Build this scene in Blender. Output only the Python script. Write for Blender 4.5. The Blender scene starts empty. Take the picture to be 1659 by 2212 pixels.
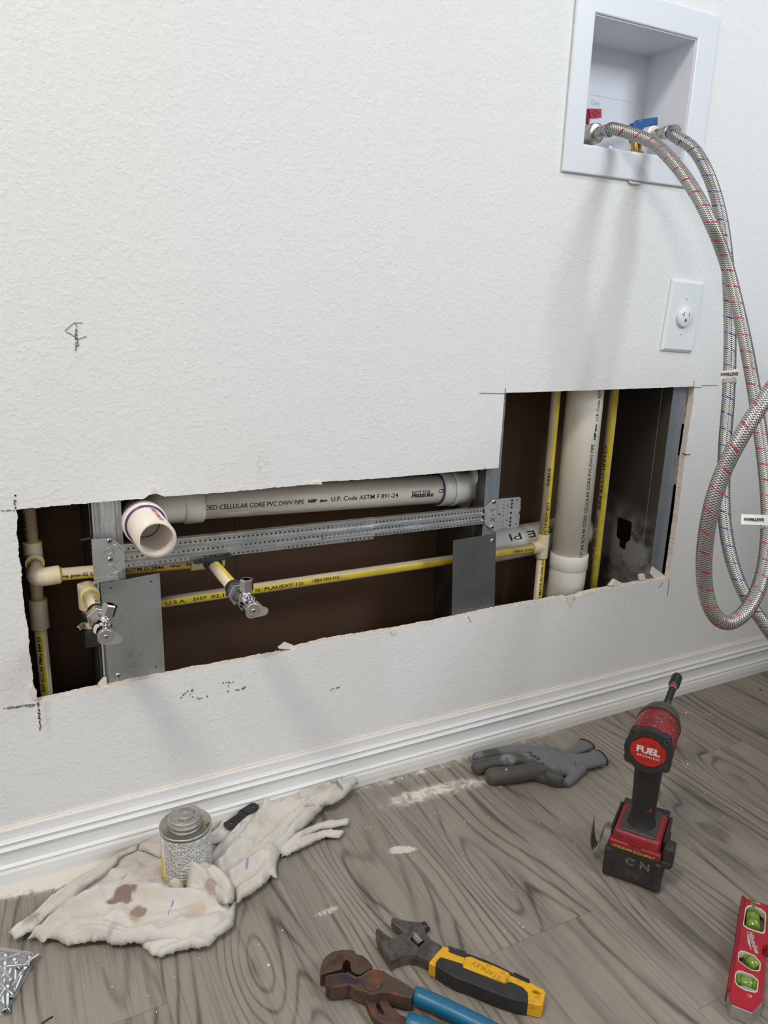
import bpy, bmesh, math, random
from mathutils import Vector, Matrix, geometry, noise
R = math.radians
PI = math.pi
random.seed(11)
sc = bpy.context.scene
col = sc.collection
V = Vector

# ------------------------------------------------------------------ camera
# solved from the photograph: wall face is the plane y = 0, floor is z = 0, metres
FPX, CX, CY = 1661.0, 829.5, 1106.0
CAM = V((0.0, -1.0, 0.775))
_v = V((640 - CX, 7100 - CY, FPX)).normalized()
_h = V((4113 - CX, 750 - CY, FPX)); _h = (_h - _v * _h.dot(_v)).normalized()
_n = _v.cross(_h)
if _n.z < 0: _n = -_n
cam_d = bpy.data.cameras.new('camera'); cam = bpy.data.objects.new('camera', cam_d); col.objects.link(cam)
cam_d.sensor_fit = 'HORIZONTAL'; cam_d.sensor_width = 36; cam_d.lens = FPX / 1659 * 36
cam_d.clip_start = 0.02
mx = V((_h.x, _n.x, -_v.x)); my = -V((_h.y, _n.y, -_v.y)); mz = -V((_h.z, _n.z, -_v.z))
cam.matrix_world = Matrix(((mx.x, my.x, mz.x, CAM.x), (mx.y, my.y, mz.y, CAM.y), (mx.z, my.z, mz.z, CAM.z), (0, 0, 0, 1)))
sc.camera = cam

# ------------------------------------------------------------------ light
sc.view_settings.view_transform = 'Standard'
sc.view_settings.look = 'None'
sc.view_settings.gamma = 1
sc.view_settings.exposure = 0.53
sc.render.film_transparent = False
sc.cycles.max_bounces = 7; sc.cycles.diffuse_bounces = 4; sc.cycles.glossy_bounces = 4; sc.cycles.transparent_max_bounces = 8; sc.cycles.caustics_reflective = False; sc.cycles.caustics_refractive = False
w = bpy.data.worlds.new('world'); sc.world = w; w.use_nodes = True
# the rest of the room, seen only as soft light: pale upper walls and ceiling, darker low down and to the right
wt = w.node_tree; tc = wt.nodes.new('ShaderNodeTexCoord'); sp_ = wt.nodes.new('ShaderNodeSeparateXYZ'); wt.links.new(tc.outputs['Generated'], sp_.inputs[0])
r1 = wt.nodes.new('ShaderNodeMapRange'); r1.interpolation_type = 'SMOOTHSTEP'; wt.links.new(sp_.outputs[2], r1.inputs[0]); r1.inputs[1].default_value = -.25; r1.inputs[2].default_value = .45; r1.inputs[3].default_value = .10; r1.inputs[4].default_value = 1.0
r2 = wt.nodes.new('ShaderNodeMapRange'); r2.interpolation_type = 'SMOOTHSTEP'; wt.links.new(sp_.outputs[0], r2.inputs[0]); r2.inputs[1].default_value = -.75; r2.inputs[2].default_value = .45; r2.inputs[3].default_value = 1.0; r2.inputs[4].default_value = .17
mm = wt.nodes.new('ShaderNodeMath'); mm.operation = 'MULTIPLY'; wt.links.new(r1.outputs[0], mm.inputs[0]); wt.links.new(r2.outputs[0], mm.inputs[1])
m3 = wt.nodes.new('ShaderNodeMath'); m3.operation = 'MULTIPLY'; wt.links.new(mm.outputs[0], m3.inputs[0]); m3.inputs[1].default_value = 1.62
wt.links.new(m3.outputs[0], wt.nodes['Background'].inputs[1])
w.node_tree.nodes['Background'].inputs[0].default_value = (0.985, 0.985, 0.985, 1)
def area(name, loc, target, sx, sy, power, colr):
    l = bpy.data.lights.new(name, 'AREA'); l.shape = 'RECTANGLE'; l.size = sx; l.size_y = sy
    l.energy = power; l.color = colr
    o = bpy.data.objects.new(name, l); col.objects.link(o); o.location = loc
    o.rotation_euler = (V(target) - V(loc)).to_track_quat('-Z', 'Y').to_euler()
    return o
area('ceiling_lamp', (-0.75, -0.95, 2.44), (-0.5, -0.6, 0), 0.45, 0.45, 26, (1.0, 0.93, 0.84))
area('window_daylight', (1.75, -1.9, 2.05), (0.9, 0, 1.5), 0.7, 0.7, 20, (0.84, 0.93, 1.0))

# ------------------------------------------------------------------ measuring helpers
def ray(x, y):
    d = V((x - CX, y - CY, FPX)); return V((d.dot(_h), d.dot(_n), -d.dot(_v)))
def W(x, y, Y=0.0):                       # point of the photo on a plane parallel to the wall
    r = ray(x, y); return CAM + r * ((1 + Y) / r.y)
def F(x, y, Z=0.0):                       # point of the photo at a height above the floor
    r = ray(x, y); return CAM + r * ((Z - CAM.z) / r.z)
def WX(x, y, X):
    r = ray(x, y); return CAM + r * (X / r.x)
def YP(X, Z, px):                          # depth at which the line x=X, z=Z crosses a photo column
    lo, hi = -.5, .3
    for _ in range(50):
        m = (lo + hi) / 2; d = V((X, m, Z)) - CAM; x = CX + FPX * (d.x * _h.x + d.y * _n.x - d.z * _v.x) / (d.x * _h.z + d.y * _n.z - d.z * _v.z)
        if x > px: lo = m
        else: hi = m
    return (lo + hi) / 2
def HP(x, y, d):
    r = V((x - CX, y - CY, FPX)) * (d / FPX); return CAM + V((r.dot(_h), r.dot(_n), -r.dot(_v)))

# ------------------------------------------------------------------ node expression helper
class G:
    def __init__(s, name):
        s.m = bpy.data.materials.new(name); s.m.use_nodes = True; s.t = s.m.node_tree; s.t.nodes.clear()
        s.out = s.t.nodes.new('ShaderNodeOutputMaterial'); s.b = s.t.nodes.new('ShaderNodeBsdfPrincipled')
        s.t.links.new(s.b.outputs[0], s.out.inputs[0])
    def node(s, typ, **k):
        n = s.t.nodes.new(typ)
        for a, b in k.items(): setattr(n, a, b)
        return n
    def put(s, sock, v):
        if isinstance(v, E_): s.t.links.new(v.s, sock)
        elif hasattr(v, 'is_output'): s.t.links.new(v, sock)
        elif isinstance(v, (tuple, list)) and len(v) == 3 and sock.type == 'RGBA': sock.default_value = (*v, 1)
        else: sock.default_value = v
    def math(s, op, *a):
        n = s.node('ShaderNodeMath', operation=op)
        for i, x in enumerate(a): s.put(n.inputs[i], x)
        return E_(s, n.outputs[0])
    def coord(s, kind='Object'):
        n = s.node('ShaderNodeTexCoord'); return n.outputs[kind]
    def uv(s):
        return s.node('ShaderNodeUVMap', uv_map='UVMap').outputs[0]
    def xyz(s, sock):
        n = s.node('ShaderNodeSeparateXYZ'); s.t.links.new(sock, n.inputs[0]); return [E_(s, o) for o in n.outputs]
    def vec(s, x, y, z):
        n = s.node('ShaderNodeCombineXYZ')
        for i, q in enumerate((x, y, z)): s.put(n.inputs[i], q)
        return n.outputs[0]
    def noise(s, vec, scale, detail=3, rough=.5, dist=0):
        n = s.node('ShaderNodeTexNoise'); s.t.links.new(vec, n.inputs['Vector'])
        n.inputs['Scale'].default_value = scale; n.inputs['Detail'].default_value = detail
        n.inputs['Roughness'].default_value = rough; n.inputs['Distortion'].default_value = dist
        return E_(s, n.outputs['Fac'])
    def vor(s, vec, scale, feature='F1'):
        n = s.node('ShaderNodeTexVoronoi', feature=feature); s.t.links.new(vec, n.inputs['Vector'])
        n.inputs['Scale'].default_value = scale; return E_(s, n.outputs['Distance'])
    def step(s, v, lo, hi):
        n = s.node('ShaderNodeMapRange', interpolation_type='SMOOTHSTEP')
        s.put(n.inputs[0], v); n.inputs[1].default_value = lo; n.inputs[2].default_value = hi
        n.inputs[3].default_value = 0; n.inputs[4].default_value = 1; return E_(s, n.outputs[0])
    def mix(s, f, a, b):
        n = s.node('ShaderNodeMix', data_type='RGBA'); s.put(n.inputs[0], f); s.put(n.inputs[6], a); s.put(n.inputs[7], b)
        return n.outputs[2]
    def gauss(s, x, y, cx, cy, rx, ry, ang=0):
        ca, sa = math.cos(ang), math.sin(ang)
        dx = x - cx; dy = y - cy
        u = (dx * ca + dy * sa) / rx; v = (dy * ca - dx * sa) / ry
        return s.math('EXPONENT', (u * u + v * v) * -1.0)
    def bump(s, h, strength, dist=0.001):
        n = s.node('ShaderNodeBump'); n.inputs['Strength'].default_value = strength; n.inputs['Distance'].default_value = dist
        s.put(n.inputs['Height'], h); s.t.links.new(n.outputs[0], s.b.inputs['Normal'])
    def set(s, **k):
        for a, b in k.items():
            s.put(s.b.inputs[{'color': 'Base Color', 'rough': 'Roughness', 'metal': 'Metallic', 'coat': 'Coat Weight', 'trans': 'Transmission Weight', 'alpha': 'Alpha', 'ior': 'IOR', 'spec': 'Specular IOR Level', 'sheen': 'Sheen Weight', 'sss': 'Subsurface Weight'}[a]], b)
class E_:
    def __init__(s, g, sock): s.g = g; s.s = sock
    def _o(s, op, o, rev=False):
        return s.g.math(op, o, s) if rev else s.g.math(op, s, o)
    def __add__(s, o): return s._o('ADD', o)
    __radd__ = __add__
    def __sub__(s, o): return s._o('SUBTRACT', o)
    def __rsub__(s, o): return s._o('SUBTRACT', o, True)
    def __mul__(s, o): return s._o('MULTIPLY', o)
    __rmul__ = __mul__
    def __truediv__(s, o): return s._o('DIVIDE', o)
    def sin(s): return s.g.math('SINE', s)
    def fract(s): return s.g.math('FRACT', s)
    def floor(s): return s.g.math('FLOOR', s)
    def abs(s): return s.g.math('ABSOLUTE', s)
    def min(s, o): return s.g.math('MINIMUM', s, o)
    def max(s, o): return s.g.math('MAXIMUM', s, o)
    def pow(s, o): return s.g.math('POWER', s, o)

def simple(name, c, rough=.5, metal=0., var=.12, vscale=40, bump=0., bscale=300, coat=0., c2=None, blo=.4, bhi=.65):
    g = G(name); o = g.coord()
    n = g.noise(o, vscale, 4, .6)
    c2 = c2 or tuple(x * (1 - var) for x in c)
    g.set(color=g.mix(g.step(n, blo, bhi), c, c2), rough=(n * .25 * rough + rough * .87), metal=metal, coat=coat)
    if bump: g.bump(g.noise(o, bscale, 3), bump, .0006)
    return g.m

# ---- paints and boards
def m_wall():
    g = G('wall_paint'); o = g.coord(); x, y, z = g.xyz(o)
    d1 = g.noise(o, 55, 3, .5, .3); d2 = g.noise(o, 170, 4, .6); d3 = g.vor(g.vec(x * 1.0, y, z * 1.25), 120)
    d4 = g.noise(o, 520, 2, .5)
    blob = g.step(d1 * .45 + d2 * .55, .46, .60)
    hgt = blob * .55 + g.step(d3, .15, .5) * -.22 + d4 * .25 + d2 * .5
    c = g.mix(g.noise(o, 3, 2), (.80, .80, .79), (.83, .83, .825))
    # a light dusty smear of plaster and pencil grey round the cut edge
    smear = g.gauss(x, z, .33, .235, .30, .012) * g.step(g.noise(o, 90, 4), .45, .7) * .12
    smear = smear + g.gauss(x, z, .94, .265, .05, .01) * g.step(g.noise(o, 160, 3), .5, .62) * .35
    smear = smear + g.gauss(x, z, .035, .245, .004, .035) * .25 + g.gauss(x, z, .335, .545, .012, .02) * g.step(g.noise(o, 150, 3), .45, .6) * .3
    spots = g.step(g.vor(o, 9), .022, .012) * .35
    g.set(color=g.mix((smear + spots).min(1.0), c, (.42, .36, .33)), rough=.62)
    g.bump(hgt, .44, .0010)
    return g.m
def m_trim():
    g = G('trim_enamel'); o = g.coord(); x, y, z = g.xyz(o)
    d = g.step(g.noise(g.vec(x * 3, y * 3, z * 9), 60, 5, .65), .48, .66) * (g.gauss(x, z, .75, .012, .5, .014) + g.gauss(x, z, .75, .079, 3, .004)).min(1.0)
    g.set(color=g.mix(d * .55, (.80, .80, .79), (.74, .60, .48)), rough=.33)
    g.bump(g.noise(o, 200, 2), .05, .0005); return g.m
def m_gypsum():
    g = G('gypsum_core'); o = g.coord()
    g.set(color=g.mix(g.noise(o, 60, 4, .6), (.90, .83, .76), (.74, .66, .60)), rough=.95); g.bump(g.noise(o, 400, 5, .7), .8, .001); return g.m
def m_kraft():
    g = G('brown_kraft_board'); o = g.coord(); x, y, z = g.xyz(o)
    n = g.noise(o, 6, 4, .6); sp = g.step(g.vor(o, 45), .06, .03)
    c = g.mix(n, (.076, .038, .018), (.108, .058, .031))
    crack = g.step((x - .342 + g.noise(o, 40, 3) * .006).abs(), .0022, .0006) * g.step((z - .39).abs(), .115, .10)
    crack = crack + g.step((z - .285 - x * .03).abs(), .0015, .0006) * g.step((x - .20).abs(), .14, .13)
    g.set(color=g.mix(crack.min(1.0) * .7, g.mix(sp * .35, c, (.35, .28, .22)), (.03, .02, .015)), rough=.75)
    g.bump(g.noise(o, 30, 4), .1, .001); return g.m
def m_floor():
    g = G('grey_oak_planks'); o = g.coord(); x, y, z = g.xyz(o)
    PW = .18
    k = ((x + 3.48) / PW).floor(); fx = ((x + 3.48) / PW).fract()
    def eq(i): return g.step((k - (round((i + 3.48) / PW - .01))).abs(), .5, .4)
    # end joints: strip starting at x=.48 joints at y=-.388; strip at .66: y=-.556 ; strip at 1.02: -.19
    h = g.math('FRACT', (k * .618 + 11.3).sin() * 437.5)
    off = h * .9
    s48, s66, s102 = eq(.48), eq(.66), eq(1.02)
    base = off * (1 - (s48 + s66 + s102).min(1.0)) + s48 * .388 + s66 * .556 + s102 * .19
    q = (y + base) / 1.2; ky = q.floor(); fy = q.fract()
    pid = k * 3.71 + ky * 9.13
    pr = ((pid * 12.99).sin() * 4375.85).fract()
    # growth-ring figure
    ns = g.noise(g.vec(x * 6.0, y * 1.1, pid), 1.0, 2, .4)
    ns2 = g.noise(g.vec(x * 30, y * 5, pid), 1.0, 3, .5)
    v = x * 46 + ns * 15 + ns2 * .7
    knots = [(.223, -.283, .035, .085, 3.2, 0), (.395, -.20, .03, .11, 2.6, .1), (.565, -.30, .03, .13, 2.8, 0), (.72, -.47, .03, .13, 3, 0), (.93, -.33, .035, .12, 3, 0), (1.08, -.27, .03, .08, 3, 0), (.0, -.25, .05, .2, 2, 0), (.05, -.45, .04, .18, 2, 0)]
    for (a, b, rx, ry, amp, an) in knots: v = v + g.gauss(x, y, a, b, rx, ry, an) * amp
    w = (v * 2 * PI).sin() * .5 + .5
    lines = w.pow(6.0)
    lm = g.step(g.noise(g.vec(x * 16, y * 2.2, pid + 3), 1.0, 3, .5), .36, .62)
    lines = lines * (lm * .85 + .15)
    fine = g.noise(g.vec(x * 420, y * 9, pid), 1.0, 4, .65)
    fine2 = g.noise(g.vec(x * 110, y * 3.2, pid), 1.0, 4, .6)
    broad = g.noise(g.vec(x * 16, y * 2.0, pid + 8), 1.0, 3, .55)
    dark = lines * .72 + g.step(fine, .48, .68) * .30 + g.step(fine2, .47, .70) * .34 + g.step(broad, .44, .70) * .24 - .04
    for (a, b, rx, ry) in ((.223, -.283, .010, .016), (.60, -.31, .012, .05), (.40, -.235, .012, .035), (.745, -.475, .045, .07), (.90, -.40, .03, .06), (.99, -.33, .03, .08)):
        dark = dark + g.gauss(x, y, a, b, rx, ry) * g.step(fine2, .3, .6) * .5
    c = g.mix(dark.min(1.0), (.272, .236, .194), (.075, .062, .056))
    c = g.mix(pr * .30, c, g.mix(dark.min(1.0), (.36, .325, .28), (.14, .122, .11)))
    seam = g.step((fx - .5).abs(), .4960, .4992) + g.step((fy - .5).abs(), .4992, .4998)
    c = g.mix(seam.min(1.0) * .38, c, (.07, .063, .06))
    # plaster dust, dragged along the wall and printed by shoes
    st = g.noise(g.vec(x * 60, y * 30, 1), 1.0, 5, .7); em = g.noise(g.vec(x * 500, y * 60, 4), 1.0, 2, .6)
    sw = g.noise(g.vec(x * 9, y * 90 + ns2 * 6, 7), 1.0, 4, .65)
    band = g.step(y, -.055, -.018) * g.step(x, 1.25, .9) * .80 + g.gauss(x, y, .57, -.075, .14, .035) * 1.0 + g.gauss(x, y, 0.06, -.04, .14, .03) * .8
    band = band + g.gauss(x, y, .72, -.10, .09, .03) * .6
    a1 = g.step(band * (sw * .5 + st * .5), .40, .56) * .75 + g.step(band * (em * .5 + st * .5), .33, .56) * .40
    spotsum = 0
    for (px_, py_, rx, ry, an, am) in ((870, 1838, .030, .007, -.25, 1.5), (860, 1830, .02, .005, -.3, 1.0), (690, 1975, .022, .010, -.2, .9), (725, 1960, .016, .010, -.2, .7), (560, 2030, .012, .03, 0, .4), (690, 1850, .03, .02, 0, .45), (985, 1712, .05, .006, .35, .9), (1090, 1695, .05, .01, .1, .9), (1480, 1590, .05, .012, 0, .5), (1540, 1560, .03, .01, -.3, .4)):
        p = F(px_, py_); spotsum = g.gauss(x, y, p.x, p.y, rx, ry, an) * am + spotsum
    a2 = g.step(spotsum * (em * .62 + st * .5), .42, .62) * .75
    ph = g.gauss(x, y, .3, -.2, 1.3, .5) * g.step(g.noise(g.vec(x * 5, y * 5, 2), 1.0, 3), .4, .8) * .10
    dust = (a1 + a2 + ph).min(1.0)
    c = g.mix(dust, c, (.70, .65, .58))
    crumb = g.step(g.vor(o, 75), .055, .035) * g.step(g.noise(o, 26, 2), .56, .66)
    c = g.mix(crumb * .9, c, (.78, .74, .66))
    g.set(color=c, rough=(dust * .35 + .42 + fine * .12), spec=.4)
    g.bump(fine * .5 + dust * .3 - seam * 2.0, .22, .0006)
    return g.m

M = {}
M['wall'] = m_wall(); M['trim'] = m_trim(); M['gypsum'] = m_gypsum(); M['kraft'] = m_kraft(); M['floor'] = m_floor()
M['plain'] = simple('side_wall_paint', (.78, .79, .80), .6, 0, .02)
M['darkwall'] = simple('low_bounce_wall_paint', (.30, .30, .31), .7, 0, .05)  # unseen right wall, kept dark so it bounces little light
def m_galv(name, a, b, rough=.36, scale=120, lo=.35, hi=.7):
    g = G(name); o = g.coord()
    n = g.noise(o, scale * 2, 3, .6); n2 = g.noise(o, 26, 5, .65)
    g.set(color=g.mix(g.step(n2 * .6 + n * .4, lo, hi), a, b), metal=.92, rough=(n * .25 + rough))
    g.bump(n, .12, .0004); return g.m
M['galv'] = m_galv('galvanised_steel', (.68, .70, .71), (.50, .53, .55))
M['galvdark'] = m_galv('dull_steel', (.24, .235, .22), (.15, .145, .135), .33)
M['galvblue'] = m_galv('blue_grey_steel', (.36, .40, .44), (.29, .33, .37), .42)
M['plate'] = m_galv('nail_plate_steel', (.40, .42, .42), (.33, .34, .33), .45)
M['plate2'] = m_galv('smudged_nail_plate_steel', (.21, .215, .225), (.15, .155, .16), .40)
M['pvc'] = simple('pvc_plastic', (.87, .82, .72), .30, 0, .06, 8)
M['pvcwhite'] = simple('white_pvc_plastic', (.77, .75, .71), .25, 0, .04, 8)
M['cpvc'] = simple('cpvc_plastic', (.74, .62, .44), .34, 0, .07, 12)
M['cpvcshaded'] = simple('shaded_cpvc_fitting', (.70, .58, .42), .36, 0, .07, 12)  # darker copy of the CPVC, shade of the cavity put into the colour
M['yellow'] = simple('yellow_print', (.80, .60, .03), .4, 0, .2, 60)
M['glue'] = simple('yellow_solvent_glue', (.60, .46, .03), .3, 0, .3, 80)
M['ink'] = simple('black_ink', (.02, .02, .02), .5, 0, .1)
M['redink'] = simple('red_ink', (.62, .06, .10), .5, 0, .3, 300)
M['pencil'] = simple('pencil_line', (.17, .16, .17), .7, 0, .3, 300)
M['violetpen'] = simple('violet_mark', (.10, .04, .09), .6, 0, .3, 200)
M['purple'] = simple('purple_primer', (.10, .03, .18), .35, 0, .3, 90)
M['chrome'] = simple('chrome', (.78, .78, .79), .09, 1., .03, 20)
M['darkchrome'] = simple('dark_chrome', (.50, .49, .48), .14, 1., .05, 20)
M['steel'] = simple('screw_steel', (.62, .64, .63), .24, 1., .2, 200)
M['black'] = simple('black_plastic', (.018, .019, .020), .42, 0, .3, 60, .2)
M['hole'] = simple('dark_hole', (.006, .006, .006), .9, 0, .1)
M['boxwhite'] = simple('white_abs_plastic', (.78, .80, .85), .30, 0, .02, 10)
M['outlet'] = simple('outlet_nylon', (.80, .83, .84), .32, 0, .02, 10)
M['grey'] = simple('slot_grey', (.10, .10, .10), .6, 0, .1)
M['brass'] = simple('brass', (.55, .38, .12), .28, 1., .2, 60)
M['nickel'] = simple('nickel', (.62, .58, .52), .27, 1., .15, 60)
M['red'] = simple('red_handle', (.50, .012, .04), .4, 0, .15, 80)
M['blue'] = simple('blue_handle', (.008, .09, .28), .4, 0, .15, 80)
M['paper'] = simple('paper_tag', (.72, .71, .66), .6, 0, .08, 60)

# ------------------------------------------------------------------ mesh builder
def frame(axis, up=V((0, 0, 1))):
    a = V(axis).normalized()
    u = V(up) - a * a.dot(V(up))
    if u.length < 1e-4: u = V((1, 0, 0)) - a * a.x
    u.normalize(); return a, u, a.cross(u)
class MB:
    def __init__(s): s.v = []; s.f = []; s.mi = []; s.uv = {}; s.sm = []
    def add(s, vs, fs, mi=0, sm=False, uvs=None):
        b = len(s.v); s.v += [V(p) for p in vs]
        for i, f in enumerate(fs):
            s.f.append([b + j for j in f]); s.mi.append(mi); s.sm.append(sm)
            if uvs: s.uv[len(s.f) - 1] = uvs[i]
        return s
    def box(s, c, d, mat=None, mi=0):
        x, y, z = [q / 2 for q in d]; c = V(c)
        vs = [V((a * x, b * y, e * z)) for a in (-1, 1) for b in (-1, 1) for e in (-1, 1)]
        if mat is not None: vs = [mat @ p for p in vs]
        return s.add([p + c for p in vs], [(0, 1, 3, 2), (4, 6, 7, 5), (0, 4, 5, 1), (2, 3, 7, 6), (0, 2, 6, 4), (1, 5, 7, 3)], mi)
    def lathe(s, prof, o, axis, n=32, mi=0, up=V((0, 0, 1)), sm=True, capa=True, capb=True, flat=None):
        a, u, w_ = frame(axis, up); o = V(o); vs = []
        for (d, r) in prof:
            for i in range(n):
                t = 2 * PI * i / n; vs.append(o + a * d + u * (r * math.cos(t)) + w_ * (r * math.sin(t)))
        fs = []
        for k in range(len(prof) - 1):
            for i in range(n):
                j = (i + 1) % n; fs.append((k * n + i, k * n + j, (k + 1) * n + j, (k + 1) * n + i))
        s.add(vs, fs, mi, sm)
        b = len(s.v) - len(vs)
        if capa and prof[0][1] > 1e-6: s.f.append([b + i for i in range(n)][::-1]); s.mi.append(mi); s.sm.append(False)
        if capb and prof[-1][1] > 1e-6: s.f.append([b + (len(prof) - 1) * n + i for i in range(n)]); s.mi.append(mi); s.sm.append(False)
        return s
    def cyl(s, p0, p1, r, r2=None, n=32, mi=0, **k):
        p0 = V(p0); p1 = V(p1); r2 = r if r2 is None else r2
        return s.lathe([(0, r), ((p1 - p0).length, r2)], p0, p1 - p0, n, mi, **k)
    def tube(s, pts, r, n=16, mi=0, sm=True, flatn=1.0, closed_ends=True, up=V((0, 0, 1))):
        pts = [V(p) for p in pts]; N = len(pts); rs = r if isinstance(r, (list, tuple)) else [r] * N
        vs = []; L = [0]; prev = None
        for i in range(1, N): L.append(L[-1] + (pts[i] - pts[i - 1]).length)
        for i in range(N):
            t = (pts[min(i + 1, N - 1)] - pts[max(i - 1, 0)]).normalized()
            if prev is None: _, u, w_ = frame(t, up)
            else:
                u = prev - t * prev.dot(t); u.normalize(); w_ = t.cross(u)
            prev = u
            for k in range(n):
                a = 2 * PI * k / n; vs.append(pts[i] + u * (rs[i] * math.cos(a) * flatn) + w_ * (rs[i] * math.sin(a)))
        fs = []; uvs = []
        for i in range(N - 1):
            for k in range(n):
                j = (k + 1) % n; fs.append((i * n + k, i * n + j, (i + 1) * n + j, (i + 1) * n + k))
                uvs.append([(L[i], k / n), (L[i], (k + 1) / n), (L[i + 1], (k + 1) / n), (L[i + 1], k / n)])
        s.add(vs, fs, mi, sm, uvs)
        b = len(s.v) - len(vs)
        if closed_ends:
            s.f.append([b + i for i in range(n)][::-1]); s.mi.append(mi); s.sm.append(False)
            s.f.append([b + (N - 1) * n + i for i in range(n)]); s.mi.append(mi); s.sm.append(False)
        return s
    def prism(s, poly, o, ax, ay, az, z0, z1, mi=0, holes=(), mside=None):
        """flat outline (2D) in the frame ax, ay, thickened along az from z0 to z1"""
        ax, ay, az, o = V(ax), V(ay), V(az), V(o)
        loops = [list(poly)] + [list(h) for h in holes]
        flat = [p for l in loops for p in l]
        tris = geometry.tessellate_polygon([[V((p[0], p[1], 0)) for p in l] for l in loops])
        n = len(flat); vs = [o + ax * p[0] + ay * p[1] + az * z0 for p in flat] + [o + ax * p[0] + ay * p[1] + az * z1 for p in flat]
        fs = []
        for t in tris: fs.append(tuple(t)); 
        for t in tris: fs.append(tuple(q + n for q in t)[::-1])
        s.add(vs, fs, mi)
        b = len(s.v) - 2 * n; k = 0
        for l in loops:
            m = len(l)
            for i in range(m):
                j = (i + 1) % m; s.f.append([b + k + i, b + k + j, b + n + k + j, b + n + k + i]); s.mi.append(mi if mside is None else mside); s.sm.append(False)
            k += m
        return s
    def build(s, name, mats, parent=None, bevel=0, bseg=2, fixn=True, sub=0, label=None, origin=None, smooth=False):
        if not isinstance(mats, (list, tuple)): mats = [mats]
        me = bpy.data.meshes.new(name)
        org = V(origin) if origin is not None else V((0, 0, 0))
        me.from_pydata([tuple(p - org) for p in s.v], [], s.f)
        for m in mats: me.materials.append(m)
        me.polygons.foreach_set('material_index', s.mi)
        me.polygons.foreach_set('use_smooth', [True if smooth else q for q in s.sm])
        if s.uv:
            ul = me.uv_layers.new(name='UVMap')
            for fi, q in s.uv.items():
                for li, c in zip(me.polygons[fi].loop_indices, q): ul.data[li].uv = c
        if fixn:
            bm = bmesh.new(); bm.from_mesh(me); bmesh.ops.recalc_face_normals(bm, faces=bm.faces); bm.to_mesh(me); bm.free()
        me.update()
        o = bpy.data.objects.new(name, me); col.objects.link(o); o.location = org
        if parent is not None:
            o.parent = parent
            o.location = org - parent_loc(parent)
        if bevel:
            b = o.modifiers.new('bevel', 'BEVEL'); b.width = bevel; b.segments = bseg; b.limit_method = 'ANGLE'; b.angle_limit = R(35)
        if sub:
            b = o.modifiers.new('sub', 'SUBSURF'); b.levels = sub; b.render_levels = sub
        if label: o['label'] = label
        return o
def parent_loc(p):
    l = V(p.location)
    while p.parent is not None: p = p.parent; l = l + V(p.location)
    return l
def tag(o, label, cat, group=None):
    o['label'] = label; o['category'] = cat
    if group: o['group'] = group
    return o
def empty(name, loc, label, cat, group=None):
    o = bpy.data.objects.new(name, None); o.empty_display_size = .01; col.objects.link(o); o.location = V(loc)
    return tag(o, label, cat, group)
def struct(o): o['kind'] = 'structure'; return o

def text2d(s, size, sx=1.0, bold=0.0, spacing=1.0, align='LEFT'):
    c = bpy.data.curves.new('txt', 'FONT'); c.body = s; c.size = size; c.space_character = spacing
    c.align_x = align; c.align_y = 'CENTER'; c.offset = bold; c.resolution_u = 3
    o = bpy.data.objects.new('txt', c); col.objects.link(o)
    dg = bpy.context.evaluated_depsgraph_get(); dg.update()
    me = bpy.data.meshes.new_from_object(o.evaluated_get(dg))
    bm = bmesh.new(); bm.from_mesh(me)
    for k in range(-5, 6): bmesh.ops.bisect_plane(bm, geom=bm.verts[:] + bm.edges[:] + bm.faces[:], plane_co=(0, k * size * .09 + .00001, 0), plane_no=(0, 1, 0))
    bm.to_mesh(me); bm.free()
    vs = [(v.co.x * sx, v.co.y) for v in me.vertices]; fs = [tuple(p.vertices) for p in me.polygons]
    bpy.data.objects.remove(o); bpy.data.curves.remove(c); bpy.data.meshes.remove(me)
    return vs, fs
def flat_text(mb, s, size, o, ax, ay, sx=1., lift=(0, 0, 0), mi=0, bold=0., align='CENTER', thick=0, spacing=1.):
    vs, fs = text2d(s, size, sx, bold, spacing, align); o, ax, ay, lift = V(o), V(ax), V(ay), V(lift)
    mb.add([o + ax * x + ay * y + lift for x, y in vs], fs, mi)
    return mb
def pipe_text(mb, s, size, c, a, n0, r, sx=1., bold=0., align='LEFT', mi=0, spacing=1., length=None):
    """text wrapped on a cylinder: axis a is the reading direction, n0 where the middle of the line sits"""
    a = V(a).normalized(); n0 = V(n0); n0 = (n0 - a * n0.dot(a)).normalized(); u = n0.cross(a)
    vs, fs = text2d(s, size, sx, bold, spacing, align); c = V(c); out = []
    if length:
        k_ = length / max(x for x, y in vs); vs = [(x * k_, y) for x, y in vs]
    for x, y in vs:
        t = y / r; out.append(c + a * x + (n0 * math.cos(t) + u * math.sin(t)) * r)
    mb.add(out, fs, mi); return mb
def pipe_strip(mb, p0, p1, n0, r, half, mi=0, n=6):
    p0, p1 = V(p0), V(p1); a = (p1 - p0).normalized(); n0 = V(n0); n0 = (n0 - a * n0.dot(a)).normalized(); u = n0.cross(a)
    vs = []; fs = []
    for i in range(n + 1):
        t = -half + 2 * half * i / n; d = (n0 * math.cos(t) + u * math.sin(t)) * r; vs += [p0 + d, p1 + d]
    for i in range(n): fs.append((2 * i, 2 * i + 1, 2 * i + 3, 2 * i + 2))
    mb.add(vs, fs, mi, True); return mb
def toward_cam(p): return (CAM - V(p)).normalized()
def ring(mb, c, axis, rin, rout, h, n=32, mi=0):
    """a hollow ring / pipe end"""
    mb.lathe([(0, rin), (0, rout), (h, rout), (h, rin), (0, rin)], c, axis, n, mi, capa=False, capb=False, sm=False)
    return mb
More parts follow.
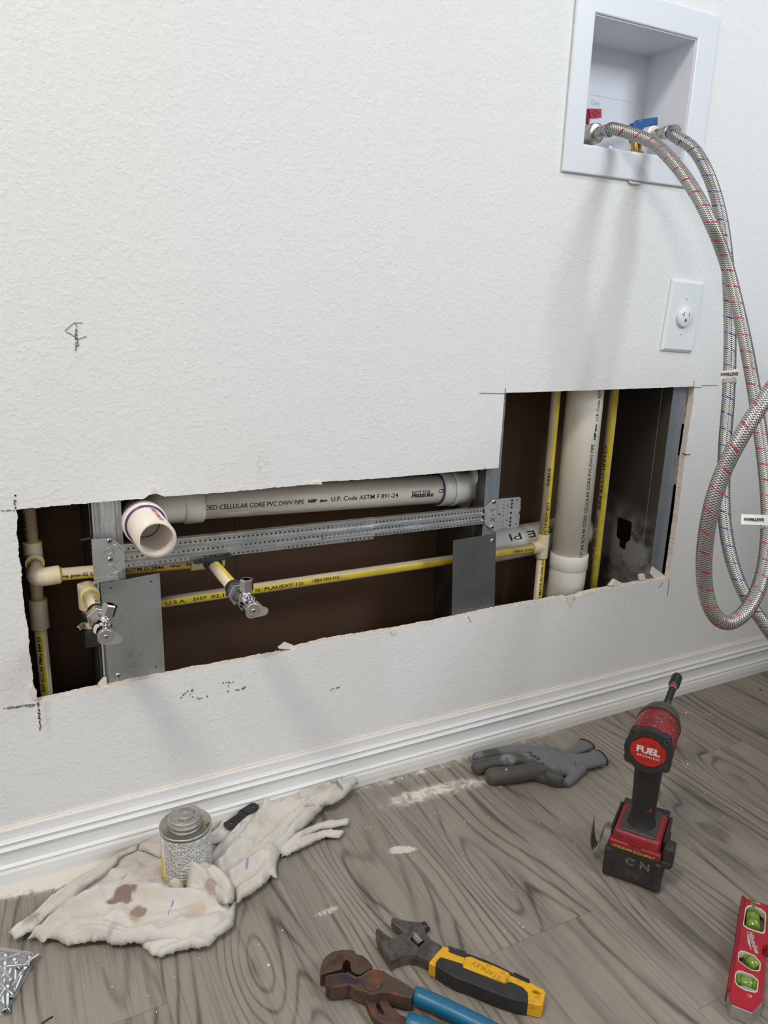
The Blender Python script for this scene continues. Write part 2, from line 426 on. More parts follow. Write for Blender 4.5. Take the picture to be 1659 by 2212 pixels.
def catmull(P, n=10):
    P = [V(p) for p in P]; out = []
    Q = [P[0] * 2 - P[1]] + P + [P[-1] * 2 - P[-2]]
    for i in range(1, len(Q) - 2):
        a, b, c, d = Q[i - 1], Q[i], Q[i + 1], Q[i + 2]
        for k in range(n):
            t = k / n; out.append(.5 * ((2 * b) + (c - a) * t + (2 * a - 5 * b + 4 * c - d) * t * t + (3 * b - a - 3 * c + d) * t ** 3))
    out.append(P[-1]); return out
def hexprof(mb, o, axis, d0, d1, r, mi=0, up=V((0, 0, 1)), ch=.0008):
    mb.lathe([(d0, r - ch), (d0 + ch, r), (d1 - ch, r), (d1, r - ch)], o, axis, 6, mi, up=up, sm=False)
    return mb
def screw_head(name, c, nrm, r, parent, ang=.3, label=None):
    a, u, w_ = frame(nrm); mb = MB()
    mb.lathe([(0, r), (r * .25, r * .98), (r * .5, r * .7), (r * .6, r * .35), (r * .6, .00001)], c, a, 20, 0)
    cu = u * math.cos(ang) + w_ * math.sin(ang); cw = a.cross(cu)
    for d, e in ((cu, cw), (cw, cu)):
        p = V(c) + a * (r * .46); l = r * .62; t = r * .13
        mb.add([p + d * l * sx_ + e * t * sy_ + a * z_ for z_ in (0, r * .17) for sx_, sy_ in ((-1, -1), (1, -1), (1, 1), (-1, 1))], [(0, 1, 2, 3), (4, 5, 6, 7), (0, 1, 5, 4), (1, 2, 6, 5), (2, 3, 7, 6), (3, 0, 4, 7)], 1)
    return mb.build(name, [M['steel'], M['hole']], parent, label=label)

# ================================================================== ROOM
def jag(P, amp, step=.004, seed=1, z=None):
    rnd = random.Random(seed); out = []
    n = len(P)
    for i in range(n):
        a, b, am = P[i][0], P[(i + 1) % n][0], P[i][1] * amp
        L = (b - a).length; k = max(1, int(L / step)); nrm = V((-(b - a).z, 0, (b - a).x)).normalized()
        for j in range(k):
            t = j / k; p = a.lerp(b, t)
            if j: p = p + nrm * ((rnd.random() - .5) * am + noise.noise(V((i * 3.1, t * L * 45, seed))) * am)
            out.append(p)
    return out
hole_px = [((35, 1101), 1), ((197, 1086), 1), ((270, 1080), .8), ((312, 1077), .5), ((322, 1069), .5), ((340, 1067), .5), ((356, 1073), .6), ((440, 1067), 1), ((500, 1062), .8), ((600, 1053), .8), ((672, 1046), .6), ((690, 1041), .8), ((800, 1035), .6), ((950, 1022), .5), ((1077, 1011), .4), ((1084, 930), .4), ((1090, 849), .3),
           ((1300, 842), .4), ((1500, 835), .5), ((1497, 870), .5), ((1479, 990), .8), ((1464, 1122), .8), ((1446, 1248), .9), ((1330, 1269), 1.2), ((1259, 1283), 2.0), ((1240, 1297), 1.2), ((1225, 1290), 1.5), ((1150, 1302), 1.), ((1053, 1320), 1), ((950, 1343), 1.3), ((850, 1362), 1.4), ((700, 1386), 1.2),
           ((600, 1414), 1), ((349, 1461), 1), ((227, 1485), 1), ((82, 1516), 1), ((73, 1481), 1.6), ((68, 1443), 1.6), ((59, 1354), 1.6), ((47, 1253), 1.6), ((38, 1165), 1.5)]
hole = jag([(W(*p), a) for p, a in hole_px], .0011, .0035, 3)
bo = [W(1290, 25, -.0055), W(1506, 86, -.0055), W(1478, 347, -.0055), W(1266, 312, -.0055)]
BX0, BX1, BZ0, BZ1 = .8465, 1.0572, 1.0093, 1.1855
X0, X1, ZT = -1.35, 2.10, 2.46
DW = .0127
def drywall():
    outer = [V((X0, 0, 0)), V((X1, 0, 0)), V((X1, 0, ZT)), V((X0, 0, ZT))]
    m = .006
    bh = [V((BX0 - m, 0, BZ0 - m)), V((BX1 + m, 0, BZ0 - m)), V((BX1 + m, 0, BZ1 + m)), V((BX0 - m, 0, BZ1 + m))]
    mb = MB()
    # face subdivided in strips would not change its look: one sheet, its core visible on the cut
    mb.prism([(p.x, p.z) for p in outer], (0, 0, 0), (1, 0, 0), (0, 0, 1), (0, 1, 0), 0, DW, 0, holes=[[(p.x, p.z) for p in hole], [(p.x, p.z) for p in bh]], mside=1)
    return struct(mb.build('wall_back', [M['wall'], M['gypsum']], fixn=True))
wall = drywall()
# fluffy torn rim of gypsum and paper along the cut (part of the sheet)
def torn_rim():
    mb = MB(); rnd = random.Random(5); n = len(hole)
    for i in range(n):
        a, b = hole[i], hole[(i + 1) % n]
        e = (b - a); L = e.length
        if L < 1e-5: continue
        inn = V((-e.z, 0, e.x)).normalized()
        bottom = abs(e.x) > abs(e.z) and a.z < .30
        dens = 2.0 if bottom else (1.2 if abs(e.z) > abs(e.x) else .55)
        for _ in range(int(dens) + (rnd.random() < dens % 1)):
            if rnd.random() < .35: continue
            p = a.lerp(b, rnd.random()) + V((0, rnd.uniform(-.0004, DW * (.9 if bottom else .5)), 0))
            s_ = rnd.uniform(.0004, .0016) * (1.3 if bottom else .8)
            rot = Matrix.Rotation(rnd.random() * 6, 3, V((rnd.random(), rnd.random(), rnd.random() + .01)).normalized())
            mb.box(p, (s_ * rnd.uniform(.6, 2), s_ * .8, s_ * rnd.uniform(.5, 1.4)), rot, 0)
    return mb.build('torn_gypsum_edge', M['gypsum'], wall, label='crumbly torn pinkish gypsum along the cut edge')
torn_rim()
def chip(pts, y0, y1, par=wall):
    P = [W(*p, y0) for p in pts]; Q = [W(*p, y0) + V((0, y1 - y0, 0)) for p in pts]; n = len(P)
    MB().add(P + Q, [tuple(range(n)), tuple(range(n, 2 * n))[::-1]] + [(i, (i + 1) % n, n + (i + 1) % n, n + i) for i in range(n)]).build('gypsum_chip', M['gypsum'], par, bevel=.0006)
chip([(1412, 1225), (1436, 1243), (1436, 1250), (1416, 1252), (1407, 1240)], .006, .0115)
chip([(1318, 1266), (1330, 1252), (1345, 1260), (1350, 1264)], .004, .012)
chip([(1225, 1290), (1243, 1284), (1238, 1297), (1233, 1312), (1228, 1302)], -.0025, .002)
chip([(603, 1402), (618, 1390), (636, 1397), (640, 1404)], .003, .011)
chip([(212, 1482), (224, 1468), (231, 1466), (232, 1486)], .003, .011)
chip([(672, 1047), (678, 1039), (694, 1040), (697, 1047)], -.002, .003)
chip([(843, 1364), (850, 1358), (858, 1364), (850, 1374)], -.002, .003)
chip([(1382, 1243), (1392, 1240), (1396, 1252), (1384, 1254)], .006, .0125)
chip([(62, 1487), (70, 1480), (80, 1494), (78, 1514), (70, 1510)], -.0018, .002)
chip([(327, 1058), (330, 1050), (335, 1053), (339, 1061), (336, 1067), (328, 1067)], -.0010, .001)
# pencil and marker strokes on the sheet
def strokes(name, lines, m, wd=.0006, y=-.0010, label=None, dotted=0, seed=1):
    mb = MB(); rnd = random.Random(seed)
    for L in lines:
        wdl = wd
        if isinstance(L, tuple) and isinstance(L[0], (int, float)): wdl = L[0]; L = L[1]
        P = [W(*p, y) for p in L]
        for a, b in zip(P, P[1:]):
            n = max(1, int((b - a).length / .0016))
            for i in range(n):
                if dotted and rnd.random() < dotted: continue
                p, q = a.lerp(b, i / n), a.lerp(b, (i + 1) / n)
                d = V((-(q - p).z, 0, (q - p).x)).normalized() * wdl * .5 * rnd.uniform(.6, 1.2)
                o = V((rnd.uniform(-1, 1), 0, rnd.uniform(-1, 1))) * (wdl * .25 * (3 if dotted else 1))
                mb.prism([(0, 0), (1, 0), (1, 1), (0, 1)], p + o - d, q - p, d * 2, V((0, 1, 0)), 0, .0011)
    return mb.build(name, m, wall, label=label)
strokes('pencil_mark', [[(141 + 0, 713), (160, 697), (178, 697)], [(141, 713), (143, 717), (153, 721), (168, 733), (186, 726)], [(163, 697), (167, 707)]], M['pencil'], .00042, label='arrow drawn in pencil on the wall')
strokes('pencil_mark', [(.0011, [(166, 706), (165, 716), (166, 726), (164, 732), (166, 745), (164, 758)]), (.0009, [(163, 713), (164, 735)]), (.0009, [(167, 728), (169, 750)])], M['pencil'], dotted=.3)
strokes('pencil_mark', [[(1036, 849), (1090, 850)], [(1093, 838), (1090, 862)], [(1470, 836), (1516, 837)], [(1500, 822), (1499, 840)], [(1516, 833), (1552, 832)], [(1446, 1250), (1442, 1288)], [(1432, 1258), (1424, 1270)], [(1012, 1332), (1018, 1345)], [(1040, 1017), (1050, 1010)]], M['pencil'], .00055)
strokes('pencil_mark', [[(0, 1103), (32, 1102)], [(8, 1530), (30, 1527), (76, 1521)], [(15, 1531), (74, 1525)]], M['pencil'], .0009, dotted=.15)
strokes('marker_mark', [(.0016, [(32, 1068), (33, 1085), (34, 1102)]), (.0013, [(82, 1516), (84, 1535), (86, 1556), (88, 1578)])], M['violetpen'], dotted=.1, label='dark violet corner stroke')
strokes('marker_mark', [(.002, [(388, 1500), (396, 1492), (400, 1496), (388, 1512)]), (.0016, [(404, 1493), (416, 1490), (411, 1504)]), (.0016, [(416, 1507), (428, 1509), (450, 1505)]), (.0016, [(480, 1476), (492, 1472), (506, 1473)]), (.0018, [(494, 1473), (495, 1483), (492, 1493)]), (.0014, [(500, 1490), (512, 1492), (535, 1484)]), (.0014, [(715, 1490), (727, 1486), (738, 1484)])], M['pencil'], dotted=.5, seed=4, label='broken dotted marker scribble')
strokes('scratch', [[(1473, 979), (1481, 982), (1491, 982)]], M['violetpen'], .002, y=-.0005)

def quad(name, pts, m, kind=True, rev=False):
    o = MB().add(pts, [(0, 1, 2, 3)]).build(name, m, fixn=False); return struct(o) if kind else o
def slab(name, lo, hi, m): 
    lo, hi = V(lo), V(hi); return struct(MB().box((lo + hi) / 2, hi - lo).build(name, m))
YB = .155
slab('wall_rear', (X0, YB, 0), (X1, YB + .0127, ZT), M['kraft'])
slab('floor', (X0, -3.3, -.03), (X1, .17, 0), M['floor'])
slab('ceiling', (X0, -3.3, ZT), (X1, .17, ZT + .02), M['plain'])
slab('wall_left', (X0 - .02, -3.3, 0), (X0, .17, ZT), M['plain'])
# right-hand room wall with the window the daylight comes through
def wall_right():
    mb = MB(); mb.prism([(-3.3, 0), (.17, 0), (.17, ZT), (-3.3, ZT)], (X1, 0, 0), (0, 1, 0), (0, 0, 1), (1, 0, 0), 0, .02, 0, holes=[[(-2.3, 1.0), (-.9, 1.0), (-.9, 2.1), (-2.3, 2.1)]])
    return struct(mb.build('wall_right', M['darkwall']))
wall_right()

# ---- baseboard: stepped profile
def baseboard():
    prof = [(0, 0), (.0155, 0), (.0160, .010), (.0150, .019), (.0125, .0235), (.0125, .0245), (.0142, .0262), (.0133, .0278), (.0105, .030), (.0095, .036), (.0092, .044), (.0098, .0490), (.0122, .0505), (.0128, .0518), (.0116, .0530), (.0080, .0540), (.0078, .0590), (.0100, .0602), (.0102, .0612), (.0085, .0625), (.0065, .066), (.0055, .072), (.0052, .0775), (.0040, .0800), (0, .0805)]
    mb = MB(); n = len(prof)
    vs = [(X0, -a, b) for a, b in prof] + [(X1, -a, b + .002) if b > 0 else (X1, -a, 0) for a, b in prof]
    mb.add(vs, [(i, i + 1, n + i + 1, n + i) for i in range(n - 1)] + [tuple(range(n)), tuple(range(n, 2 * n))])
    o = struct(mb.build('baseboard_back', M['trim'], bevel=0)); return o
baseboard()
# caulk bead on top of the baseboard
mb = MB(); mb.tube([(X0 + .01 + (X1 - X0 - .02) * i / 60, -.0012, .0812 + .0018 * i / 60 + random.uniform(-.0004, .0004)) for i in range(61)], .0016, 8)
struct(mb.build('trim_1', simple('caulk', (.80, .70, .62), .6, 0, .06)))

# ================================================================== STEEL STUDS
g = G('dusty_web_steel'); o_ = g.coord(); x_, y_, z_ = g.xyz(o_); n_ = g.noise(o_, 20, 5, .65)
dm = g.step((n_ - .5) * .09 + z_ - y_ * .25, .395, .33) * g.step(n_, .30, .62)
g.set(color=g.mix(dm * .75, (.19, .18, .165), (.46, .47, .46)), metal=.85 - dm * .35, rough=dm * .25 + .34); M['dustyweb'] = g.m
def stud(x, wdt, label, ribs=True, y0=DW + .0003, y1=YB - .0006, mat='galv', webmat='galvdark', z0=.002, z1=ZT - .003, holes=(), lip=True, zoff=0):
    t = .0009
    e = empty('metal_stud', (x, y0, 0), label, 'stud', 'steel studs in the wall')
    mb = MB()
    if ribs:
        fr = [0, .06, .12, .20, .28, .34, .40, .62, .68, .76, .84, .90, 1.0]; dp = [0, 0, .004, .004, 0, 0, .0012, .0012, 0, 0, .0040, .0040, 0]
    else:
        fr = [0, .3, .34, .66, .7, 1.0]; dp = [0, 0, .0004, .0004, 0, 0]
    pl = [(x + wdt * f_, y0 + d) for f_, d in zip(fr, dp)]
    poly = pl + [(a, b + t) for a, b in pl[::-1]]
    mb.prism(poly, (0, 0, 0), (1, 0, 0), (0, 1, 0), (0, 0, 1), z0, z1)
    if lip: mb.box((x + wdt - t / 2, y0 + .006, (z0 + z1) / 2), (t, .0095, z1 - z0))
    mb.build('front_flange', M[mat], e)
    mb = MB()
    mb.prism([(y0 + t, z0), (y1, z0), (y1, z1), (y0 + t, z1)], (x, 0, 0), (0, 1, 0), (0, 0, 1), (1, 0, 0), 0, t, holes=holes)
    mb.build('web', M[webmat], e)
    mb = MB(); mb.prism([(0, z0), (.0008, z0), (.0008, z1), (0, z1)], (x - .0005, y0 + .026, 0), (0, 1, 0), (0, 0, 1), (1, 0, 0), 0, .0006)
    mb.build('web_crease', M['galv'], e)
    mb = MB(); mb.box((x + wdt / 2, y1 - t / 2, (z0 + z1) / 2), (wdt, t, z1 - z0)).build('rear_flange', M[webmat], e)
    return e
XL = W(217, 1262, DW).x; sl = W(197, 1085, DW).x
def circ(cx, cz, r, n=24, ry=None): return [(cx + r * math.cos(2 * PI * i / n), cz + (ry or r) * math.sin(2 * PI * i / n)) for i in range(n)]
pz = W(230, 1250, .045).z
LEFTX = W(199, 1120, DW).x
stud(LEFTX, .0365, 'ribbed galvanised steel stud left of the open white pipe stub', holes=[circ(.045, pz, .012)])
MX = W(1048, 1060, DW).x
stud(MX, W(1080, 1040, DW).x - MX, 'smooth blue-grey steel stud in the middle behind the perforated bracket', ribs=False, mat='galvblue', holes=[circ(.078, W(1000, 1060, .08).z, .031)])
RX = W(1453, 860, DW).x
hY = lambda px, py: WX(px, py, RX)
hc = hY(1348, 1145)
kn = [hY(*p) for p in ((1334, 1120), (1337, 1117), (1362, 1126), (1365, 1131), (1361, 1166), (1357, 1170), (1353, 1171), (1351, 1186), (1347, 1187), (1339, 1182), (1337, 1180), (1338, 1166), (1332, 1160), (1331, 1156))]
stud(RX, W(1462, 1000, DW).x - RX, 'broad steel stud at the right end of the opening with a dark punched hole', ribs=False, mat='galvblue', webmat='dustyweb', holes=[[(p.y, p.z) for p in kn]])
# bottom track
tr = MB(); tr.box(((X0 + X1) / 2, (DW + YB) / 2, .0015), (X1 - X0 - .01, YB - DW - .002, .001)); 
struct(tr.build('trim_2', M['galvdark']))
# a drywall offcut / joint compound squeezed beside the right stud
rnd = random.Random(2)
ocm = simple('old_compound', (.40, .35, .31), .95, 0, .4, 90, .5)
for (ya, yb_, lab) in ((836, 915, 'upper rough grey lump of compound beside the right stud behind the cut edge'), (984, 1046, 'lower rough grey lump of compound beside the right stud behind the cut edge')):
    pl_ = []
    ks = 14
    for s_ in (0, 1):
        for i in range(ks + 1):
            yy = ya + (yb_ - ya) * (i if s_ == 0 else ks - i) / ks; c_ = 1479 - (yy - 838) * .135
            p = W(c_ + (rnd.uniform(-3, 0) if s_ == 0 else rnd.uniform(9, 11)), yy, .016); pl_.append((p.x, p.z))
    mb = MB(); mb.prism(pl_, (0, .0135, 0), (1, 0, 0), (0, 0, 1), (0, 1, 0), 0, .012)
    tag(mb.build('joint_compound_lump', ocm, bevel=.0008), lab, 'joint compound')

# ================================================================== NAIL PLATES
def nail_plate(px, yp, label, mat, dots, screws, w_=None, txt=None):
    P = [W(*p, yp) for p in px]; zb = min(P[2].z, P[3].z)
    o_ = (P[0] + P[1] + P[2] + P[3]) / 4
    e = empty('nail_plate', (o_.x, yp, zb), label, 'nail plate', 'steel plates guarding the pipes')
    mb = MB(); n = 4
    holes = []
    mb.prism([(p.x, p.z) for p in P], (0, yp, 0), (1, 0, 0), (0, 0, 1), (0, 1, 0), 0, .0014)
    mb.build('plate', M[mat], e, bevel=.0003)
    for d in dots:
        c = W(*d, yp); m2 = MB(); ring(m2, c + V((0, -.0003, 0)), (0, 1, 0), .0013, .0024, .0005, 16, 0); m2.lathe([(0, .0018), (.0002, .0018)], c + V((0, -.0002, 0)), (0, 1, 0), 16, 1)
        m2.build('punched_hole', [M[mat], M['hole']], e)
    for s_ in screws: screw_head('screw', W(*s_, yp), (0, -1, 0), .0043, e, random.random())
    if txt: txt(e)
    return e
def sp36(e):
    for s_, p, sz in (('SP  36', (293, 1415), .0088), ('Gastite', (294, 1438), .0062)):
        mb = MB(); c = W(*p, .0112)
        flat_text(mb, s_, sz, c, (1, 0, .0), (0, 0, 1), 1.0, (0, -.00012, 0), bold=-.0001).build('stamped_lettering', simple('stamp_grey', (.20, .21, .21), .5, .6, .3, 300), e)
y1p = DW - .0016
nail_plate([(217, 1262), (345, 1238), (357, 1462), (236, 1486)], y1p, 'pale grey steel plate stamped SP 36 at the left stud', 'plate', [(240, 1270), (326, 1256), (336, 1440)], [(255, 1459)], txt=sp36)
nail_plate([(979, 1168), (1072, 1152), (1068, 1318), (976, 1336)], y1p, 'dark smudged blank steel plate below the bracket on the middle stud', 'plate2', [], [(1063, 1168), (1060, 1315)])

# ================================================================== TELESCOPING BRACKET
def m_perf(name, a, b, pitch, rad, rows):
    g = G(name); o = g.coord(); uv = g.xyz(g.uv())
    u, v_ = uv[0], uv[1]; d = None
    gap = g.step(g.noise(g.vec(u * 18, v_ * 260, 0), 1.0, 1), .60, .64)
    for r_, off in rows:
        du = ((u + off) / pitch).fract() * pitch - pitch / 2; dv = v_ - r_
        q = g.math('SQRT', du * du + dv * dv); d = q if d is None else d.min(q)
    holem = g.step(d, rad, rad * .8) * (1 - gap * .8)
    n = g.noise(o, 240, 3); n2 = g.noise(o, 26, 4)
    g.set(color=g.mix(g.step(n2 * .7 + n * .5, .35, .7), a, b), metal=.92, rough=n * .2 + .20)
    tr_ = g.node('ShaderNodeBsdfTransparent'); ms = g.node('ShaderNodeMixShader')
    g.t.links.new(holem.s, ms.inputs[0]); g.t.links.new(g.b.outputs[0], ms.inputs[1]); g.t.links.new(tr_.outputs[0], ms.inputs[2]); g.t.links.new(ms.outputs[0], g.out.inputs[0])
    return g.m
YBR = DW - .0125
def channel(A, B, hgt, yb, mat, t=.001, lipd=.010, rows=()):
    """three-rib perforated channel running from A to B (centre line points on the wall side)"""
    ax = (B - A).normalized(); up = V((0, 1, 0)).cross(ax) * -1
    up = V((-ax.z, 0, ax.x))
    H = hgt / 2
    prof = [(H, .008), (H, .0), (H * .86, 0), (H * .72, .0050), (H * .34, .0050), (H * .20, .0), (H * .12, .0), (-H * .02, .0050), (-H * .36, .0050), (-H * .50, .0), (-H * .58, .0), (-H * .68, .0035), (-H * .94, .0035), (-H, .0055), (-H, .010)]
    mb = MB(); L = (B - A).length; vs = []; fs = []; uvs = []
    for layer in (0, t):
        for (p, dy) in prof:
            vs += [A + up * p + V((0, dy + layer, 0)), B + up * p + V((0, dy + layer, 0))]
    n = len(prof)
    for lay in (0, 1):
        b = lay * 2 * n
        for i in range(n - 1):
            fs.append((b + 2 * i, b + 2 * i + 1, b + 2 * i + 3, b + 2 * i + 2))
            uvs.append([(0, prof[i][0]), (L, prof[i][0]), (L, prof[i + 1][0]), (0, prof[i + 1][0])])
    mb.add(vs, fs, 0, False, uvs)
    return mb
bl = W(262, 1204, YBR); br = W(810, 1143.5, YBR)
HA = .0345
perf1 = m_perf('perforated_galvanised_steel', (.74, .76, .77), (.56, .59, .61), .0068, .00155, [(HA / 2 * .53, 0), (-HA / 2 * .17, .003), (-HA / 2 * .80, .001)])
perf2 = m_perf('perforated_bright_steel', (.66, .68, .69), (.50, .53, .55), .0062, .00140, [(.0300 / 2 * .53, 0), (-.03 / 2 * .17, .003), (-.03 / 2 * .80, .001)])
be = empty('telescoping_bracket', (bl.x, YBR, bl.z), 'perforated galvanised telescoping bracket spanning the two studs', 'bracket')
channel(bl, br, HA, YBR, perf1).build('outer_channel', perf1, be, fixn=False)
i0 = W(700, 1154, YBR) + V((0, .0012, 0)); i1 = W(1047, 1115.5, YBR) + V((0, .0012, 0))
channel(i0, i1, .0300, YBR, perf2).build('inner_channel', perf2, be, fixn=False)
def tabp(name, px, y, th, holes=(), mat='galv'):
    P = [W(*p, y) for p in px]
    mb = MB(); mb.prism([(p.x, p.z) for p in P], (0, y, 0), (1, 0, 0), (0, 0, 1), (0, 1, 0), 0, th, holes=[circ(W(a, b, y).x, W(a, b, y).z, r_, 12) for a, b, r_ in holes])
    return mb.build(name, M[mat], be)
saw = [(197, 1165)] ; 
for i in range(9): saw += [(199 + i * .5, 1170 + i * 9), (197.5 + i * .5, 1175 + i * 9)]
yt = YBR - .0003
tl = tabp('end_tab', [(197, 1165), (238, 1164), (250, 1168), (262, 1178), (268, 1180), (270, 1226), (262, 1233), (245, 1249), (238, 1250), (204, 1252)] + saw[::-1][:-1], yt, .0011, [(241, 1241.5, .0019)])
tabp('folded_lip', [(203, 1250), (248, 1243), (252, 1246), (240, 1252), (206, 1260)], yt - .0008, .0012)
for p in ((236, 1168), (238, 1208)): screw_head('screw', W(*p, yt), (0, -1, 0), .0040, be, random.random())
def emboss(pts, wd=.0009, y=None, d=.0005, mat='galv'):
    mb = MB(); P = [W(*p, yt - .0001 if y is None else y) for p in pts]; mb.tube(P, wd, 6, flatn=1); return mb.build('pressed_rib', M[mat], be)
for L in ([(225, 1192), (240, 1180), (247, 1193)], [(232, 1198), (247, 1193)], [(232, 1222), (253, 1213)], [(234, 1220), (251, 1228)], [(246, 1176), (263, 1186)], [(240, 1240), (262, 1232)]): emboss(L, .0007)
# right-hand mounting tab, bent out past the stud
ye = DW - .0024
hol = [(1106.5 - i * .55, 1081 + i * 7.6, .0023) for i in (0, 1, 2)] + [(1104 - i * .7, 1108 + i * 8, .0023) for i in (0, 1.4, 2.4, 3.3)] + [(1089.5 - i * .6, 1083.5 + i * 7.4, .0011) for i in range(8) if i != 5] + [(1078.5, 1110.5, .0018), (1097, 1093, .0014), (1095, 1124, .0014), (1118, 1080, .0014), (1114.5, 1132.5, .0014), (1065, 1113, .0012)]
tabp('mounting_tab', [(1047, 1096), (1063.5, 1081), (1085, 1077), (1122, 1073.5), (1125, 1076), (1124, 1103), (1120, 1107), (1123, 1112), (1121, 1134), (1117, 1139), (1098, 1141), (1093, 1139), (1082, 1142), (1067, 1148), (1062, 1144), (1046, 1131)], ye, .0011, hol, 'galv')
for p in ((1066.5, 1084), (1062, 1138)): screw_head('screw', W(*p, ye), (0, -1, 0), .0043, be, random.random())
for L in ([(1059, 1100), (1069, 1100), (1060, 1106)], [(1059, 1125), (1070, 1119)], [(1060, 1119), (1069, 1127)]): emboss(L, .0005, ye - .0001, mat='hole')
for s_, p, sz in (('DO NOT BEND', (1120, 1106), .0045), ('ADJUSTABLE', (1074, 1101), .004), ('1 1/2', (1099, 1107), .004)):
    mb = MB(); flat_text(mb, s_, sz, W(*p, ye), (0, 0, -1), (1, 0, 0), .9, (0, -.00015, 0)).build('stamped_lettering', M['plate'], be)
# a drywall screw point poking out of the left stud
s0, s1 = W(204, 1160, .035), W(171, 1167, .035)
mb = MB(); N = 60; pts = [s0.lerp(s1, i / N) for i in range(N + 1)]
mb.tube(pts, [.0022 * (1 if i < 40 else 1 - (i - 40) / 21) * (1 + .22 * math.sin(i * 1.6)) for i in range(N + 1)], 10)
tag(mb.build('drywall_screw', M['galvdark']), 'dark drywall screw point poking left out of the ribbed stud', 'screw')

# ================================================================== PIPES
C_ = (V((0, 0, 1)))
def pipe(mb, p0, p1, r, ri=None, n=32):
    mb.cyl(p0, p1, r, n=n); return mb
def facing(p, a): 
    n = toward_cam(p); a = V(a).normalized(); return (n - a * n.dot(a)).normalized()
def printed(e, texts, mat='ink'):
    """texts: (string, size, start point on axis, direction, normal, r, sx, bold)"""
    for (s_, size, c, a, n0, r, sx, bold, *ln) in texts:
        mb = MB(); pipe_text(mb, s_, size, c, a, n0, r + (.00022 if r > .015 else .00030), sx, bold + .00006, length=ln[0] if ln else None); mb.build('printed_lettering', M[mat], e, fixn=False)
def hub(mb, c, axis, r_in, r_out, L, n=36):
    mb.lathe([(0, r_in), (0, r_out - .001), (.001, r_out), (L - .001, r_out), (L, r_out - .001), (L, r_in)], c, axis, n, capa=False, capb=False); return mb

# ---- 1 1/2 inch drain with the open stub
RP = .0242
tH = .995
hc_ = W(315.6, 1134, tH - 1)          # middle of the hub mouth
SX, SZ = hc_.x, hc_.z
YH = .066                               # depth of the horizontal run
e = empty('drain_pipe', (SX, YH, SZ), 'white drain pipe run with printed side behind the drywall edge, open stub towards the room', 'pipe', 'white plastic drain pipes')
# horizontal run: through the text line
q0, q1 = W(436, 1089, YH - RP), W(960, 1058, YH - RP)
pa = V((SX + .02, YH, SZ)); 
zc = (W(430, 1128, YH).z + .0265)
h0 = V((W(436, 1100, YH).x, YH, 0)); 
zb0 = W(441, 1122, YH - .008).z; zb1 = W(957, 1088, YH - .008).z
H0 = V((W(441, 1100, YH - .02).x, YH, zb0 + RP * .97)); H1 = V((MX + .03, YH, zb0 + RP * .97 + (zb1 - zb0) * 1.15))
SZ2 = H0.z
MB().cyl(H0 - V((.012, 0, 0)), H1, RP, n=40).build('pipe', M['pvc'], e)
# elbow body: quarter sweep from horizontal to the room
el = [V((SX, .012, SZ)), V((SX, .030, SZ)), V((SX + .004, .048, SZ)), V((SX + .016, .062, SZ + (SZ2 - SZ) * .3)), V((SX + .034, YH, SZ2)), V((H0.x - .024, YH, SZ2))]
mb = MB(); mb.tube(catmull(el, 8), .0262, 36)
hub(mb, (SX, .020, SZ), (0, -1, 0), RP, .0287, .0235)
mb.build('elbow', M['pvc'], e)
mb = MB(); hub(mb, (H0.x - .026, YH, SZ2), (1, 0, 0), RP - .0005, .0290, .027); mb.build('coupling', M['pvc'], e)
mb = MB(); y_end = YP(SX, SZ, 339)
mb.lathe([(0, RP - .0038), (.0004, RP), (.100, RP)], (SX, y_end, SZ), (0, 1, 0), 48, capa=False, capb=False)
mb.lathe([(0.0002, RP - .0038), (.098, RP - .0040), (.099, .00001)], (SX, y_end, SZ), (0, 1, 0), 48, capa=False, capb=False)
mb.build('open_stub', simple('stub_pvc', (.80, .72, .64), .33, 0, .05, 10), e)
mb = MB(); 
for yy in (-.004,): mb.lathe([(0, RP), (0, RP + .0026), (.0014, RP + .0022), (.0024, RP)], (SX, yy, SZ), (0, -1, 0), 48, capa=False, capb=False)
mb.build('primer_ring', M['purple'], e)
mb = MB(); mb.lathe([(0, RP - .0041), (0, RP - .0049), (.001, RP - .0041)], (SX, .006, SZ), (0, -1, 0), 40, capa=False, capb=False); mb.build('inner_joint', M['purple'], e)
n0 = V((.30, 0, 1)).normalized()
printed(e, [('I. 0/J  109-3.8  K. 5:33 PN', .0075, V((SX, y_end + .004, SZ)), (0, 1, 0), V((.34, 0, .94)), RP, .62, .0003, .058)], 'redink')
# cut reveal marks: printed line on the run
ax_ = (H1 - H0).normalized(); 
def on_run(px, py):   # axis point under a photo pixel
    return H0 + ax_ * ((WX_run(px, py) - H0.x))
def WX_run(px, py): return W(px, py, YH - RP).x
nr = V((0, -1, .0))
def nrm_at(px, py):
    p = W(px, py, YH - RP * .9); d = p - (H0 + ax_ * (p.x - H0.x)); d.x = 0; return d.normalized()
for s_, px, sz, xe, bd in (('DED CELLULAR CORE PVC DWV PIPE', (436, 1097), .0098, 657, .00010), ('NSF', (666, 1082), .0068, 684, .0004), ('dwv', (691, 1081), .0066, 708, .0003), ('U.P. Code ASTM F 891-24', (715, 1078), .0098, 860, .00010), ('NOT FOR', (890, 1065), .0088, 931, .0001), ('PRESSURE', (890, 1071), .0068, 937, .0003), ('CP-1', (948, 1061), .0092, 967, .00010)):
    x0 = WX_run(*px); x0 = max(x0, H0.x + .0005)
    printed(e, [(s_, sz, H0 + ax_ * (x0 - H0.x), ax_, nrm_at(*px), RP, 1, bd, WX_run(xe, px[1]) - x0)])
mb = MB(); cx_ = WX_run(872, 1073); mb2 = H0 + ax_ * (cx_ - H0.x)
pipe_text(MB(), 'o', .005, mb2, ax_, nr, RP)
